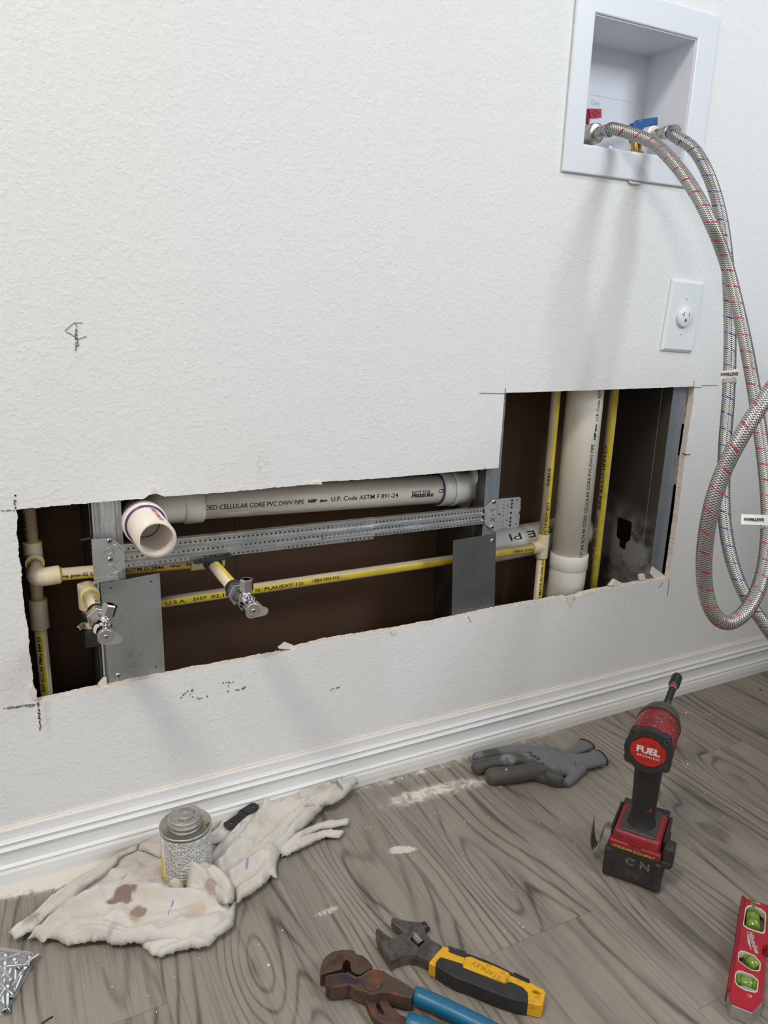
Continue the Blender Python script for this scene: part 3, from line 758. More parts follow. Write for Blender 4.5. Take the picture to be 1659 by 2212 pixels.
# fitting at the right end entering the stud
F0 = H0 + ax_ * (W(961, 1060, YH - RP).x - H0.x)
mb = MB(); hub(mb, F0, ax_, RP - .0005, .0292, .021); mb.lathe([(.021, .0292), (.024, .0305), (.030, .0305), (.034, .028), (.06, .028)], F0, ax_, 36, capa=False)
mb.build('end_fitting', M['pvcwhite'], e)
mb = MB(); mb.lathe([(0, RP), (0, RP + .0030), (.0012, RP + .0026), (.0012, RP)], F0 - ax_ * .0012, ax_, 40, capa=False, capb=False); mb.build('primer_ring', M['purple'], e)
# smaller white pipe end seen through the stud, as a plug in the web
pc = WX(1022, 1029, MX - .001)
mb = MB(); mb.lathe([(0, .0155), (.0015, .0150), (.0016, .0001)], pc, (-1, 0, 0), 32); tag(mb.build('white_stud_grommet', M['pvcwhite']), 'round white plug in the side of the middle stud above the bracket', 'grommet')

# ---- 2 inch vertical pipe with elbow hub
RV = .0328; YV = .058
vt, vb = W(1261, 880, YV), W(1226, 1180, YV)
VX = (W(1221, 900, YV).x + W(1302, 900, YV).x) / 2 * 1.0
VX = .903 * (1 + YV)
e = empty('vertical_drain_pipe', (VX, YV, .2), 'thick white vertical drain pipe with printed side in the right bay', 'pipe', 'white plastic drain pipes')
zh = W(1224, 1208, YV - .03).z
MB().cyl((VX, YV, zh - .02), (VX, YV, .93), RV, n=48).build('pipe', M['pvc'], e)
mb = MB(); hub(mb, (VX, YV, zh), (0, 0, -1), RV, .0362, .0285, 48)
mb.build('hub', M['pvcwhite'], e)
mb = MB(); mb.tube(catmull([(VX, YV, zh - .026), (VX, YV, zh - .042), (VX + .001, YV + .002, zh - .06), (VX + .004, YV + .010, zh - .080), (VX + .008, YV + .03, zh - .092)], 8), .0345, 36)
mb.build('elbow', M['pvcwhite'], e)
nv = facing((VX, YV, .5), (0, 0, 1)); 
def vtext(s_, px, sz, sx, bd, X, Y, r, up_=True, e=None, ye=None):
    # printed line running up a vertical pipe; px = pixel where the line starts
    p = W(px[0], px[1], Y - r); d = p - V((X, Y, p.z))
    # angle on the pipe of that pixel: intersect the viewing ray with the cylinder
    rr = ray(*px); ox, oy = CAM.x - X, CAM.y - Y; a = rr.x ** 2 + rr.y ** 2; b = 2 * (ox * rr.x + oy * rr.y); c = ox * ox + oy * oy - r * r
    D = b * b - 4 * a * c
    t = (-b - math.sqrt(max(D, 0))) / (2 * a); p = CAM + rr * t; n_ = V((p.x - X, p.y - Y, 0)).normalized()
    ln = []
    if ye is not None: ln = [abs(W(px[0], ye, p.y).z - p.z)]
    printed(e, [(s_, sz, V((X, Y, p.z)), (0, 0, 1 if up_ else -1), n_, r, sx, bd, *ln)])
vtext('4.4200 2" IPS SCH 40 COEX CELLULAR CORE PVC-DWV PIPE', (1253, 1229), .0100, .605, .00010, VX, YV, RV, e=e, ye=962)
vtext('NSF dwv', (1284.5, 951), .0066, .85, .0004, VX, YV, RV, e=e, ye=916)
vtext('U.P. Code ASTM D 2665', (1289.5, 909), .0100, .70, .00010, VX, YV, RV, e=e, ye=800)

# ---- horizontal 2 inch pipe behind it, wrapped in plastic sleeve at the stud
RB = .0315; YB2 = .1225
zb = (W(1165, 1122, YB2).z + W(1150, 1207, YB2).z) / 2
zb = W(1150, 1168, YB2 - RB * .5).z - .004
e = empty('horizontal_drain_pipe', (.95, YB2, zb), 'white drain pipe lying behind the vertical pipes with upside-down print', 'pipe', 'white plastic drain pipes')
MB().cyl((MX + .004, YB2, zb - .004), (1.045, YB2, zb + .006), RB, n=40).build('pipe', M['pvcwhite'], e)
mb = MB(); prof = [(0, .0335)]
rnd = random.Random(8)
for i in range(26): prof.append((.002 + i * .0026, .0330 + .0016 * math.sin(i * 1.1) + rnd.uniform(-.0006, .0006)))
prof.append((.07, .0312)); mb.lathe(prof, (MX + .003, YB2, zb - .004), (1, 0, .01), 36, capb=False)
g = G('plastic_film'); o_ = g.coord(); n_ = g.noise(o_, 90, 4, .6); g.set(color=(.80, .77, .74), rough=.22, alpha=.80); g.bump(n_, .5, .002)
mb.build('plastic_sleeve', g.m, e)
mb = MB(); mb.lathe([(0, .0350), (.03, .0352), (.031, .03)], (.985, YB2, zb + .004), (1, 0, .01), 36); mb.build('end_fitting', M['pvcwhite'], e)
def hp_text(s_, pxa, pxb, size):
    xa = W(*pxa, YB2 - RB * .95).x; xb = W(*pxb, YB2 - RB * .95).x
    za = zb - .004 + .010 * (xa - MX) / (1.045 - MX)
    rr = ray(*pxa); oy, oz = CAM.y - YB2, CAM.z - za; A = rr.y ** 2 + rr.z ** 2; B = 2 * (oy * rr.y + oz * rr.z); C0 = oy * oy + oz * oz - RB * RB
    t = (-B - math.sqrt(max(B * B - 4 * A * C0, 0))) / (2 * A); p = CAM + rr * t; n_ = V((0, p.y - YB2, p.z - za)).normalized()
    d = V((MX - 1.045, 0, -.010)).normalized()
    mb = MB(); pipe_text(mb, s_, size, V((xa, YB2, za)), d, n_, RB + .0006, 1.0, .0001, length=abs(xa - xb)); mb.build('printed_lettering', M['ink'], e, fixn=False)
hp_text('E PI', (1163, 1150), (1106, 1158), .0190)
hp_text('O', (1199, 1141), (1186, 1143), .0190)

# ---- thin CPVC supply pipes
RC = .0083
def cp(e, p0, p1, stripe=None, texts=(), r=RC, mat='cpvc', half=.62):
    p0, p1 = V(p0), V(p1)
    MB().cyl(p0, p1, r, n=24).build('pipe', M[mat], e)
    if stripe is not None:
        mb = MB(); pipe_strip(mb, p0, p1, stripe, r + .00012, half); mb.build('yellow_band', M['yellow'], e, fixn=False)
def fit_tube(mb, a, b, r=.0112, n=28):
    a, b = V(a), V(b); L = (b - a).length
    mb.lathe([(0, r - .0012), (0.0006, r - .0002), (.0016, r), (L - .0016, r), (L - .0006, r - .0002), (L, r - .0012)], a, b - a, n); return mb
def glue(e, p, axis, r=RC):
    MB().lathe([(0, r), (0, r + .0018), (.0010, r + .0016), (.0016, r)], p, axis, 24, capa=False, capb=False).build('glue_ring', M['glue'], e)
# riser with the tee (left of the thick pipe)
YC = .070
CXR = .8404 * (1 + YC); zt = W(1183, 1183, YC - .01).z
e = empty('riser_pipe', (CXR, YC, .2), 'cream supply riser with tee, left of the thick vertical pipe', 'pipe', 'cream plastic supply pipes')
nf = facing((CXR, YC, .45), (0, 0, 1))
nside = (nf * .75 + V((.62, -.2, 0))).normalized()
cp(e, (CXR, YC, zt + .02), (CXR, YC, .93), nside, half=.55)
cp(e, (CXR, YC, .01), (CXR, YC, zt - .018), nside, half=.55)
mb = MB(); fit_tube(mb, (CXR, YC, zt + .024), (CXR, YC, zt - .022), .0114); fit_tube(mb, (CXR, YC, zt), (CXR - .0245, YC, zt), .0114)
mb.build('tee_fitting', M['cpvc'], e)
glue(e, (CXR, YC, zt + .0238), (0, 0, 1)); glue(e, (CXR, YC, zt - .0218), (0, 0, -1)); glue(e, (CXR - .0243, YC, zt), (-1, 0, 0))
vtext('16-19 EXT #12', (1178, 1157), .0068, .82, .0001, CXR, YC, RC, e=e, ye=1086)
vtext('C E P', (1192, 1170), .004, .9, .0001, CXR, YC, .0115, e=e)
vtext('LISTED MADE IN USA 310', (1163, 1320), .0068, .80, .0001, CXR, YC, RC, e=e, ye=1207)
mb = MB(); rnd = random.Random(3)
pb = None
rr = ray(1186, 1030); z_lo, z_hi = W(1184, 1052, YC - RC).z, W(1189, 1012, YC - RC).z
def barcode(mb, pA, pB, n0, r, half, k):
    for i in range(k):
        t = i / k; wd = rnd.choice((.3, .5, .75)) / k
        pipe_strip(mb, pA.lerp(pB, t), pA.lerp(pB, t + wd), n0, r, half, 0, 4)
ncode = (nf + V((.10, 0, 0))).normalized()
barcode(mb, V((CXR, YC, z_lo)), V((CXR, YC, z_hi)), ncode, RC + .0002, .32, 15); mb.build('printed_bars', M['ink'], e, fixn=False)
# right riser
YR = .085; RXR = .968 * (1 + YR)
e = empty('riser_pipe', (RXR, YR, .2), 'cream supply riser standing right of the thick vertical pipe', 'pipe', 'cream plastic supply pipes')
nf2 = facing((RXR, YR, .45), (0, 0, 1))
cp(e, (RXR, YR, .01), (RXR, YR, .93), (nf2 + V((.35, .1, 0))).normalized(), r=.0088, half=.6)
vtext('PVC TUBING 4120', (1279, 1205), .0066, .82, .0001, RXR, YR, .0088, e=e, up_=False, ye=1275)
vtext('I2005 1/2" SDR 11', (1290, 1118), .0062, .82, .0001, RXR, YR, .0088, e=e, up_=False, ye=1192)
vtext('CHARLOTTE PIPE', (1309, 962), .0080, .95, .0001, RXR, YR, .0088, up_=False, e=e, ye=1100)
# long supply pipe across the bay
A_ = W(345, 1303, YC); A_ = V((.10, YC, W(352, 1303, YC - .004).z)); B_ = V((CXR - .022, YC, zt))
e = empty('long_supply_pipe', (A_.x, YC, A_.z), 'cream supply pipe with bright yellow band running across the whole bay', 'pipe', 'cream plastic supply pipes')
dab = (B_ - A_).normalized()
cp(e, A_, B_, V((0, -1, .12)), half=.60)
for s_, px, sz, xe in (('U.S.A.', (357, 1304), .0072, 403), ('3107', (416, 1296), .0072, 447), ('02.18', (456, 1291), .0072, 496), ('16', (550, 1274), .0072, 562), ('PLAL(EXT 12)', (571, 1271), .0072, 655), ('WWW. CHARLO', (1112, 1189), .0072, 1157)):
    x_ = W(*px, YC - RC).x
    printed(e, [(s_, sz, A_ + dab * (x_ - A_.x), dab, V((0, -1, .02)), RC, 1, .0001, W(xe, px[1], YC - RC).x - x_)])
mb = MB(); xa, xb = W(675, 1251, YC - RC).x, W(733, 1243, YC - RC).x
barcode(mb, A_ + dab * (xa - A_.x), A_ + dab * (xb - A_.x), V((0, -1, .22)), RC + .0003, .30, 26); mb.build('printed_bars', M['ink'], e, fixn=False)

# ---- left supply riser with tees, elbow and coupling
YL = .085
LX = .0370 * (1 + YL)
e = empty('corner_riser_pipe', (LX, YL, .2), 'shaded cream supply riser in the left corner of the opening with tee and coupling', 'pipe', 'cream plastic supply pipes')
nl = facing((LX, YL, .45), (0, 0, 1))
zT1, zT2 = W(72, 1175, YL - .011).z, W(72, 1300, YL - .011).z
zTe = W(77, 1217, YL - .02).z
cp(e, (LX, YL, zT1 - .01), (LX, YL, .93), mat='cpvcshaded')
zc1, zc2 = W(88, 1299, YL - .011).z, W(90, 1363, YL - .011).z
cp(e, (LX, YL, zc1 - .005), (LX, YL, zTe - .01), mat='cpvcshaded')
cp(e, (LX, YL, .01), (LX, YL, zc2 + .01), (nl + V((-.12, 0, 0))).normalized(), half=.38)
mb = MB(); fit_tube(mb, (LX, YL, zT1), (LX, YL, zTe - .022), .0122); fit_tube(mb, (LX, YL, zTe), (LX, YL - .024, zTe), .0122); mb.build('tee_fitting', M['cpvcshaded'], e)
mb = MB(); fit_tube(mb, (LX, YL, zc1), (LX, YL, zc2), .0122); mb.build('coupling', M['cpvcshaded'], e)
for zz, d in ((zT1, 1), (zc1, 1), (zc2, -1)): glue(e, (LX, YL, zz - .0002 * d), (0, 0, d))
glue(e, (LX, YL - .0238, zTe), (0, -1, 0))
vtext('IC-2 2475', (58, 1174), .0062, .82, .0001, LX, YL, RC, e=e, ye=1110)
vtext('ES7 ICC-ES PMG E84 25', (95, 1494), .0066, .82, .0001, LX, YL, RC, e=e, ye=1374)
# branch to the right
YE = .035
ez = W(100, 1252, YE - .012).z; 
EX = W(92, 1250, YE).x
mb = MB(); MB().cyl((LX, YL - .02, zTe), (LX, YE, ez), RC, n=24).build('pipe', M['cpvcshaded'], e)
mb.tube(catmull([(LX, YE + .016, ez + .001), (LX, YE + .006, ez), (LX + .003, YE + .0015, ez), (LX + .010, YE, ez), (LX + .02, YE, ez)], 6), .0122, 28)
xel = W(132, 1250, YE - .01).x
fit_tube(mb, (LX + .006, YE, ez), (xel, YE, ez + .0006), .0122)
mb.build('elbow', M['cpvc'], e)
bx1 = W(452, 1219, YE).x
zend = W(420, 1224, YE - .004).z + .0045
Bp = V((bx1, YE, zend)); Ap = V((xel - .004, YE, ez + .0006)); db = (Bp - Ap).normalized()
e2 = empty('branch_supply_pipe', Ap, 'cream supply pipe below the bracket, yellow underside and black print', 'pipe', 'cream plastic supply pipes')
cp(e2, Ap, Bp, V((0, -.80, -.60)), half=.50)
for s_, px, sz, xe in (('re pw-G L', (134, 1253), .0068, 204), ('ASTM D 2846', (271, 1238), .0072, 355), ('NSF-pw', (368, 1223), .0050, 390), ('FI', (402, 1220), .0070, 413)):
    x_ = W(*px, YE - RC).x; printed(e2, [(s_, sz, Ap + db * (x_ - Ap.x), db, V((0, -1, -.05)), RC, 1, .0001, W(xe, px[1], YE - RC).x - x_)])
glue(e2, Ap + db * .0045, db)
mb = MB(); SMX, SMZ = W(463, 1222, -.005).x, W(463, 1222, -.005).z
xt0 = W(415, 1222, YE - .01).x
fit_tube(mb, V((xt0, YE, zend)), V((SMX + .024, YE, zend)), .0112); fit_tube(mb, (SMX, YE, SMZ), (SMX, YE - .022, SMZ), .0112); mb.build('tee_fitting', M['cpvc'], e2)
glue(e2, V((xt0 + .0002, YE, zend)), -db)
def hanger(name, c, ln, label):
    """black two-eared clip: flat plate with a saddle ring"""
    e = empty(name, c, label, 'pipe clip', 'black plastic pipe clips'); c = V(c)
    mb = MB(); pl = [(-ln, -.004), (-ln + .003, -.006), (-.016, -.006), (-.010, -.0095), (.010, -.0095), (.016, -.006), (ln - .003, -.006), (ln, -.004), (ln, .004), (ln - .003, .006), (-ln + .003, .006), (-ln, .004)]
    mb.prism(pl, c, (1, 0, .06), (0, 1, 0), (0, 0, 1), 0, .0026, holes=[circ(-ln + .008, 0, .0022, 12), circ(ln - .008, 0, .0022, 12)]); mb.build('eared_plate', M['black'], e, bevel=.0006)
    return e
ck = W(460, 1209, -.003)
e = hanger('pipe_clip', ck, .027, 'black eared pipe clip under the bracket holding the middle supply stub')
mb = MB(); hub(mb, (SMX, .010, SMZ), (0, -1, 0), RC + .0002, .0120, .014); mb.build('saddle_ring', M['black'], e)
mb = MB(); mb.box((SMX, .002, (SMZ + ck.z) / 2 + .003), (.014, .011, max(.006, ck.z - SMZ - .007))); mb.build('neck', M['black'], e, bevel=.001)

# ---- stop valves on the two stubs
def stop_valve(X, Z, y0, yh, ang, label, lever_ang, ystub, stub_label, tx):
    """stub pipe from the tee to the valve, valve body in line with it; handle disc faces the room at y = yh"""
    es = empty('supply_stub', (X, ystub, Z), stub_label, 'pipe', 'cream plastic supply pipes')
    a = V((0, -1, 0)); up = V((math.sin(ang), 0, math.cos(ang))); side = a.cross(up) * -1
    cp(es, (X, ystub, Z), (X, y0 - .008, Z), (V((.25, 0, .9)) if tx == 0 else V((.85, 0, .5))), half=.45, r=.0082)
    if tx == 0: printed(es, [('4120 SDR 11 1/2"', .0058, V((X, .0, Z)), a, V((.70, 0, .70)), .0082, .80, .0001)])
    else: printed(es, [('D 11 SDR .2/1 S000T', .0062, V((X, ystub - .030, Z)), a, V((.35, 0, .95)), .0082, .80, .0001)])
    e = empty('stop_valve', (X, y0, Z), label, 'valve', 'chrome quarter-turn stop valves')
    L = y0 - yh
    k = L / .070
    MB().lathe([(0, RC), (0, .0098), (.001, .0112), (.012 * k, .0120), (.015 * k, .0120)], (X, y0, Z), a, 28, capa=False).build('compression_ring', M['black'], e)
    mb = MB(); hexprof(mb, (X, y0, Z), a, .0125 * k, .0235 * k, .0148, up=side); mb.build('coupling_nut', M['darkchrome'], e, bevel=.0004)
    mb = MB(); hexprof(mb, (X, y0, Z), a, .0235 * k, .0430 * k, .0118, up=side); mb.build('hex_body', M['darkchrome'], e, bevel=.0006)
    mb = MB(); mb.lathe([(.040 * k, .0095), (.043 * k, .0112), (.050 * k, .0118), (.056 * k, .0112), (L - .009, .0085), (L - .002, .0080)], (X, y0, Z), a, 32); mb.build('valve_body', M['chrome'], e)
    o = V((X, y0 - .049 * k, Z))
    mb = MB(); mb.lathe([(.006, .0075), (.012, .0062), (.0165, .0058)], o, up, 24); mb.build('outlet_neck', M['chrome'], e)
    mb = MB(); mb.lathe([(.0160, .0070), (.0172, .0086), (.0305, .0086), (.0318, .0076), (.0318, .0050), (.022, .0048), (.0215, .0001)], o, up, 6, sm=False, up=V((1, 0, 0)), capb=False); mb.build('outlet_nut', M['darkchrome'], e, bevel=.0003)
    # handle: round cup with a scalloped skirt and a swept lever set slightly behind its face
    pts = [((.0100 + .0006 * math.cos(3 * t)) * math.cos(t), (.0100 + .0006 * math.cos(3 * t)) * math.sin(t)) for t in [2 * PI * i / 48 for i in range(48)]]
    ca, sa = math.cos(lever_ang), math.sin(lever_ang)
    lev = [(-.004, -.0098), (.004, -.0100), (.012, -.0080), (.0185, -.0055), (.0205, -.002), (.0200, .0020), (.0175, .0040), (.012, .0052), (.006, .0085), (-.003, .0098)]
    mb = MB(); mb.prism(pts, (X, yh, Z), (1, 0, 0), (0, 0, 1), (0, 1, 0), 0, .010)
    mb.prism([(p * ca - q * sa, p * sa + q * ca) for p, q in lev], (X, yh, Z), (1, 0, 0), (0, 0, 1), (0, 1, 0), .0025, .0085)
    h_ = mb.build('handle', M['chrome'], e, bevel=.0012, bseg=3)
    mb = MB(); mb.lathe([(0, .0088), (.0007, .0084), (.0008, .0072), (.0003, .0045), (.0003, .0001)], (X, yh, Z), a, 32); mb.build('index_plate', simple('brushed_cap', (.52, .50, .47), .4, .9, .1, 200), e)
    mb = MB(); vs = 18
    for k in range(vs):
        t = 2 * PI * k / vs + .3
        if 5 < k < 8: continue
        c = V((X + .0066 * math.cos(t), yh - .0009, Z + .0066 * math.sin(t))); flat_text(mb, 'OPEN CLOSE QUARTER TURN'[k], .0022, c, V((-math.sin(t), 0, math.cos(t))) * -1, V((math.cos(t), 0, math.sin(t))), 1, (0, 0, 0), thick=0)
    mb.build('raised_lettering', M['chrome'], e)
    screw_head('screw', (X, yh - .0006, Z), a, .0028, e, .6)
    return e
stop_valve(SMX, SMZ, YP(SMX, SMZ, 504), YP(SMX, SMZ, 547), 0.0, 'chrome stop valve on the stub in front of the long supply pipe', -.25, YE - .018, 'short cream supply stub from the black clip to the right-hand stop valve', 0)
YS = .030
LSX, LSZ = W(194.5, 1281, .006).x, W(195, 1281, .006).z - .0045
stop_valve(LSX, LSZ, YP(LSX, LSZ, 207.5), YP(LSX, LSZ, 228.5), .35, 'chrome stop valve in front of the pale steel plate', -.45, YS - .018, 'short cream supply stub at the left edge of the pale steel plate', 1)
# drop elbow feeding the left stub
e = empty('drop_elbow', (LSX, YS, LSZ), 'cream elbow and riser with black clamp left of the pale steel plate', 'pipe fitting')
mb = MB(); fit_tube(mb, (LSX, YS + .004, LSZ), (LSX, YS - .024, LSZ), .0122); mb.build('socket', M['cpvc'], e)
mb = MB(); fit_tube(mb, (LSX - .001, YS, LSZ + .010), (LSX - .001, YS, LSZ - .026), .0120); mb.build('elbow_body', M['cpvc'], e)
glue(e, (LSX, YS - .0238, LSZ), (0, -1, 0))
MB().cyl((LSX - .001, YS, LSZ - .024), (LSX - .001, YS, LSZ - .075), RC, n=20).build('riser', M['cpvcshaded'], e)
mb = MB(); hub(mb, (LSX - .001, YS, LSZ - .030), (0, 0, -1), RC, .0105, .012); mb.build('black_band', M['black'], e)
mb = MB(); mb.box((LSX + .001, YS - .004, LSZ - .066), (.022, .016, .026)); mb.build('black_clamp', M['black'], e, bevel=.003)
sc0 = W(176, 1352, .018); mb = MB(); hexprof(mb, sc0, (-.75, -.6, -.25), -.004, .007, .0042); mb.build('clamp_bolt', M['steel'], e)

# ================================================================== WASHER OUTLET BOX
g = m = None
FB = (.8110, .9690, 1.1005, 1.2245)
yf = -.0058
e = empty('washer_outlet_box', ((FB[0] + FB[2]) / 2, 0, FB[1]), 'white recessed washing machine box with red and blue valves', 'plumbing box')
mb = MB(); mb.prism([(FB[0], FB[1]), (FB[2], FB[1]), (FB[2], FB[3]), (FB[0], FB[3])], (0, yf, 0), (1, 0, 0), (0, 0, 1), (0, 1, 0), 0, -yf - .0004, holes=[[(BX0, BZ0), (BX1, BZ0), (BX1, BZ1), (BX0, BZ1)]])
mb.build('faceplate', M['boxwhite'], e, bevel=.0022, bseg=3)
def shell():
    t = .003; y1 = .094; mb = MB(); x0, x1, z0, z1 = BX0, BX1, BZ0, BZ1; ys = yf + .0035; k = .0025
    mb.add([(x0, ys, z0), (x1, ys, z0), (x1, ys, z1), (x0, ys, z1), (x0 + k, y1, z0 + k), (x1 - k, y1, z0 + k), (x1 - k, y1, z1 - k), (x0 + k, y1, z1 - k)], [(0, 1, 5, 4), (1, 2, 6, 5), (2, 3, 7, 6), (3, 0, 4, 7), (4, 5, 6, 7)])
    o = mb.build('recess', M['boxwhite'], e, fixn=False)
    s = o.modifiers.new('s', 'SOLIDIFY'); s.thickness = .0025; s.offset = 1
    return o
rec = shell()
# step rib round the right inner side, seam and knock-out tab on the back
mb = MB(); mb.box((BX1 - .0022, .030, (BZ0 + BZ1) / 2), (.0025, .0018, BZ1 - BZ0 - .008)); mb.build('side_rib', M['boxwhite'], e, bevel=.0006)
zs = W(1330, 210, 0); sz = WX(1392, 250, 0.9) if False else None
seam_z = (CAM + ray(1330, 214) * ((1 + .0925) / ray(1330, 214).y)).z
mb = MB(); mb.box(((BX0 + BX1) / 2 - .01, .0925, seam_z), (BX1 - BX0 - .03, .0012, .0009)); mb.build('mould_line', M['boxwhite'], e)
pb_ = CAM + ray(1325, 75) * ((1 + .0845) / ray(1325, 75).y)
tb = [CAM + ray(*p) * ((1 + .088) / ray(*p).y) for p in ((1302, 74), (1306, 82), (1312, 84), (1315, 98), (1340, 90), (1341, 82), (1352, 80), (1366, 80), (1373, 72), (1372, 65), (1345, 62))]
mb = MB(); mb.prism([(p.x, p.z) for p in tb], (0, .088, 0), (1, 0, 0), (0, 0, 1), (0, 1, 0), 0, .005); mb.build('knockout_tab', M['boxwhite'], e, bevel=.001)
ptx = CAM + ray(1287, 223) * ((1 + .0922) / ray(1287, 223).y)
mb = MB(); flat_text(mb, 'Oatey', .010, ptx, (1, 0, 0), (0, 0, 1), .8, (0, 0, 0)).build('embossed_lettering', simple('emboss_shade', (.62, .66, .72), .35), e)
pf = CAM + ray(1340, 322) * ((1 + .03) / ray(1340, 322).y)
mb = MB(); mb.prism([(-.022, 0), (.018, 0), (.020, .004), (.010, .011), (.004, .012), (.002, .006), (-.01, .007), (-.02, .004)], (.925, .03, BZ0 + .001), (1, 0, 0), (0, 0, 1), (0, 1, 0), 0, .002); mb.build('floor_fin', M['boxwhite'], e, bevel=.0005)
fp = W(1312, 338, yf); mb = MB(); mb.lathe([(0, .0017), (.0004, .0012), (.0005, .0001)], fp, (0, -1, 0), 16); mb.build('faceplate_dimple', M['outlet'], e)
cl = W(1370, 394, -.002); mb = MB(); mb.tube(catmull([W(1357, 390, -.001), W(1366, 395, -.004), W(1377, 396, -.004), W(1384, 398, -.001)], 5), .0016, 8); mb.build('bottom_clip', M['boxwhite'], e)
# valves
HXv = .8975
def p_on_y(px, py, y): return CAM + ray(px, py) * ((1 + y) / ray(px, py).y)
hz = WX(1298, 286, HXv).z
def wvalve(X, Z, y0, mcol, name, lx, label):
    a = V((0, -1, 0)); out = []
    mb = MB(); mb.lathe([(0, .0085), (.03, .0085)], (X, y0 + .012, BZ0 + .001), (0, 0, 1), 20)
    hexprof(mb, (X, y0 + .012, BZ0 + .001), (0, 0, 1), .002, .012, .013); mb.lathe([(0, .0095), (.020, .0095), (.021, .0115), (.028, .0115)], (X, y0 + .022, Z), a, 24); mb.lathe([(-.004, .011), (.008, .0115), (.012, .008)], (X, y0 + .012, Z), (0, 0, 1), 20)
    v = mb.build('valve_body', M['brass'], e, bevel=.0004, label='brass valve body with ' + mcol + ' handle')
    return v
v1 = wvalve(HXv, hz, .044, 'red', 'a', 0, '')
hb = [p_on_y(*p, .050) for p in ((1272, 234), (1300, 235), (1300, 254), (1276, 255))]
mb = MB(); mb.prism([(p.x, p.z) for p in hb], (0, .050, 0), (1, 0, 0), (0, 0, 1), (0, 1, 0), 0, .010)
q = [p_on_y(*p, .052) for p in ((1271, 234), (1276, 236), (1275, 256), (1273, 268), (1270, 268))]
mb.prism([(p.x, p.z) for p in q], (0, .052, 0), (1, 0, 0), (0, 0, 1), (0, 1, 0), 0, .006); 
hr = mb.build('hot_handle', M['red'], e, bevel=.0008, label='red plastic valve handle')
cm = (hb[0] + hb[2]) / 2 + V((0, -.0003, 0))
mb = MB(); s_ = .006
for k in range(4):
    t0, t1 = PI / 2 * k, PI / 2 * (k + 1); p0_, p1_ = cm + V((math.cos(t0) * s_ * 1.3, 0, math.sin(t0) * s_ * .8)), cm + V((math.cos(t1) * s_ * 1.3, 0, math.sin(t1) * s_ * .8)); mb.tube([p0_, p1_], .0004, 6)
flat_text(mb, 'LF', .0055, cm, (1, 0, 0), (0, 0, 1), .8, (0, -.0001, 0)); mb.build('embossed_mark', simple('dark_red', (.30, .005, .03), .5), hr)
CXv = 1.0020; cz = WX(1420, 291, CXv).z
v2 = wvalve(CXv - .004, cz, .030, 'blue', 'b', 0, '')
bb = [p_on_y(*p, .034) for p in ((1368, 285), (1370, 265), (1378, 263), (1382, 258), (1395, 256), (1422, 252), (1422, 270), (1404, 272), (1401, 276), (1399, 288))]
mb = MB(); mb.prism([(p.x, p.z) for p in bb], (0, .034, 0), (1, 0, 0), (0, 0, 1), (0, 1, 0), 0, .012); mb.build('cold_handle', M['blue'], e, bevel=.002, bseg=3, label='blue plastic valve handle')

# ================================================================== BRAIDED HOSES
def m_braid(name, stripe, period):
    g = G(name); u, v, _ = g.xyz(g.uv())
    K = 1 / .0030; N = 9
    a = ((u * K + v * N) * PI).sin().abs(); b = ((u * K - v * N) * PI).sin().abs()
    row = ((v * N * 2) * PI).sin().abs()
    wv = (a * b) * .75 + a.max(b) * .25 + row * 0.0
    helix = (u / period + v * 1.0).fract()
    st = g.step((helix - .5).abs(), .046, .038) * g.step(((v * 4 + u * 9).fract() - .5).abs(), .40, .36)
    n = g.noise(g.vec(u * 400, v * 40, 0), 1.0, 2)
    cc = g.mix(g.step(wv, .12, .70), (.060, .056, .052), (.56, .545, .52))
    g.set(color=g.mix(st, cc, stripe), metal=(1 - st) * .88, rough=n * .15 + .26)
    g.bump(wv, .65, .0005); return g.m
hm = m_braid('braid_red', (.42, .02, .05), .0245); cmat = m_braid('braid_blue', (.03, .05, .28), .0245)
def hose(name, start, pts, label, mat, nutmat, tag_i, w_nut, group='braided washing machine hoses', kind=0):
    """start: coupling axis point at the valve, pointing towards the room; pts: measured points (px, py, depth)"""
    e = empty(name, start, label, 'hose', group); s0 = V(start); a = V((0, -1, 0))
    mb = MB()
    if kind == 0:
        mb.lathe([(0, .0100), (0, .0150), (.001, .0158), (.004, .0158), (.0045, .0148), (.010, .0148), (.0105, .0158), (.020, .0152), (.021, .0125), (.021, .006)], s0, a, 40, capa=False)
        mb.build('swivel_nut', M['nickel'], e, bevel=.0003)
    else:
        mb.lathe([(0, .0110), (.001, .0150), (.016, .0150), (.017, .012), (.0175, .006)], s0, a, 12, sm=False, capa=False)
        mb.build('swivel_nut', M['pvcwhite'], e, bevel=.0004)
    f0 = s0 + a * .020
    mb = MB(); mb.lathe([(0, .0065), (.001, .0085), (.004, .0090), (.005, .0078), (.018, .0084), (.0195, .0096), (.024, .0098), (.026, .0102), (.0285, .0101), (.029, .0088)], f0, a, 32); mb.build('crimp_ferrule', M['nickel'], e)
    P = [f0 + a * .024, f0 + a * .040] + [p if isinstance(p, V) else HP(*p) for p in pts]
    C = catmull(P, 12)
    mb = MB(); mb.tube(C, .0091, 24); mb.build('braided_tube', mat, e, fixn=True)
    return e, C
startH = V((HXv, .046, hz)); startC = V((CXv, .026, cz))
def depth_of(p):
    d = V(p) - CAM; return d.x * _h.z + d.y * _n.z - d.z * _v.z
d0 = depth_of(startH - V((0, .06, 0))); d1_ = depth_of(startC - V((0, .06, 0)))
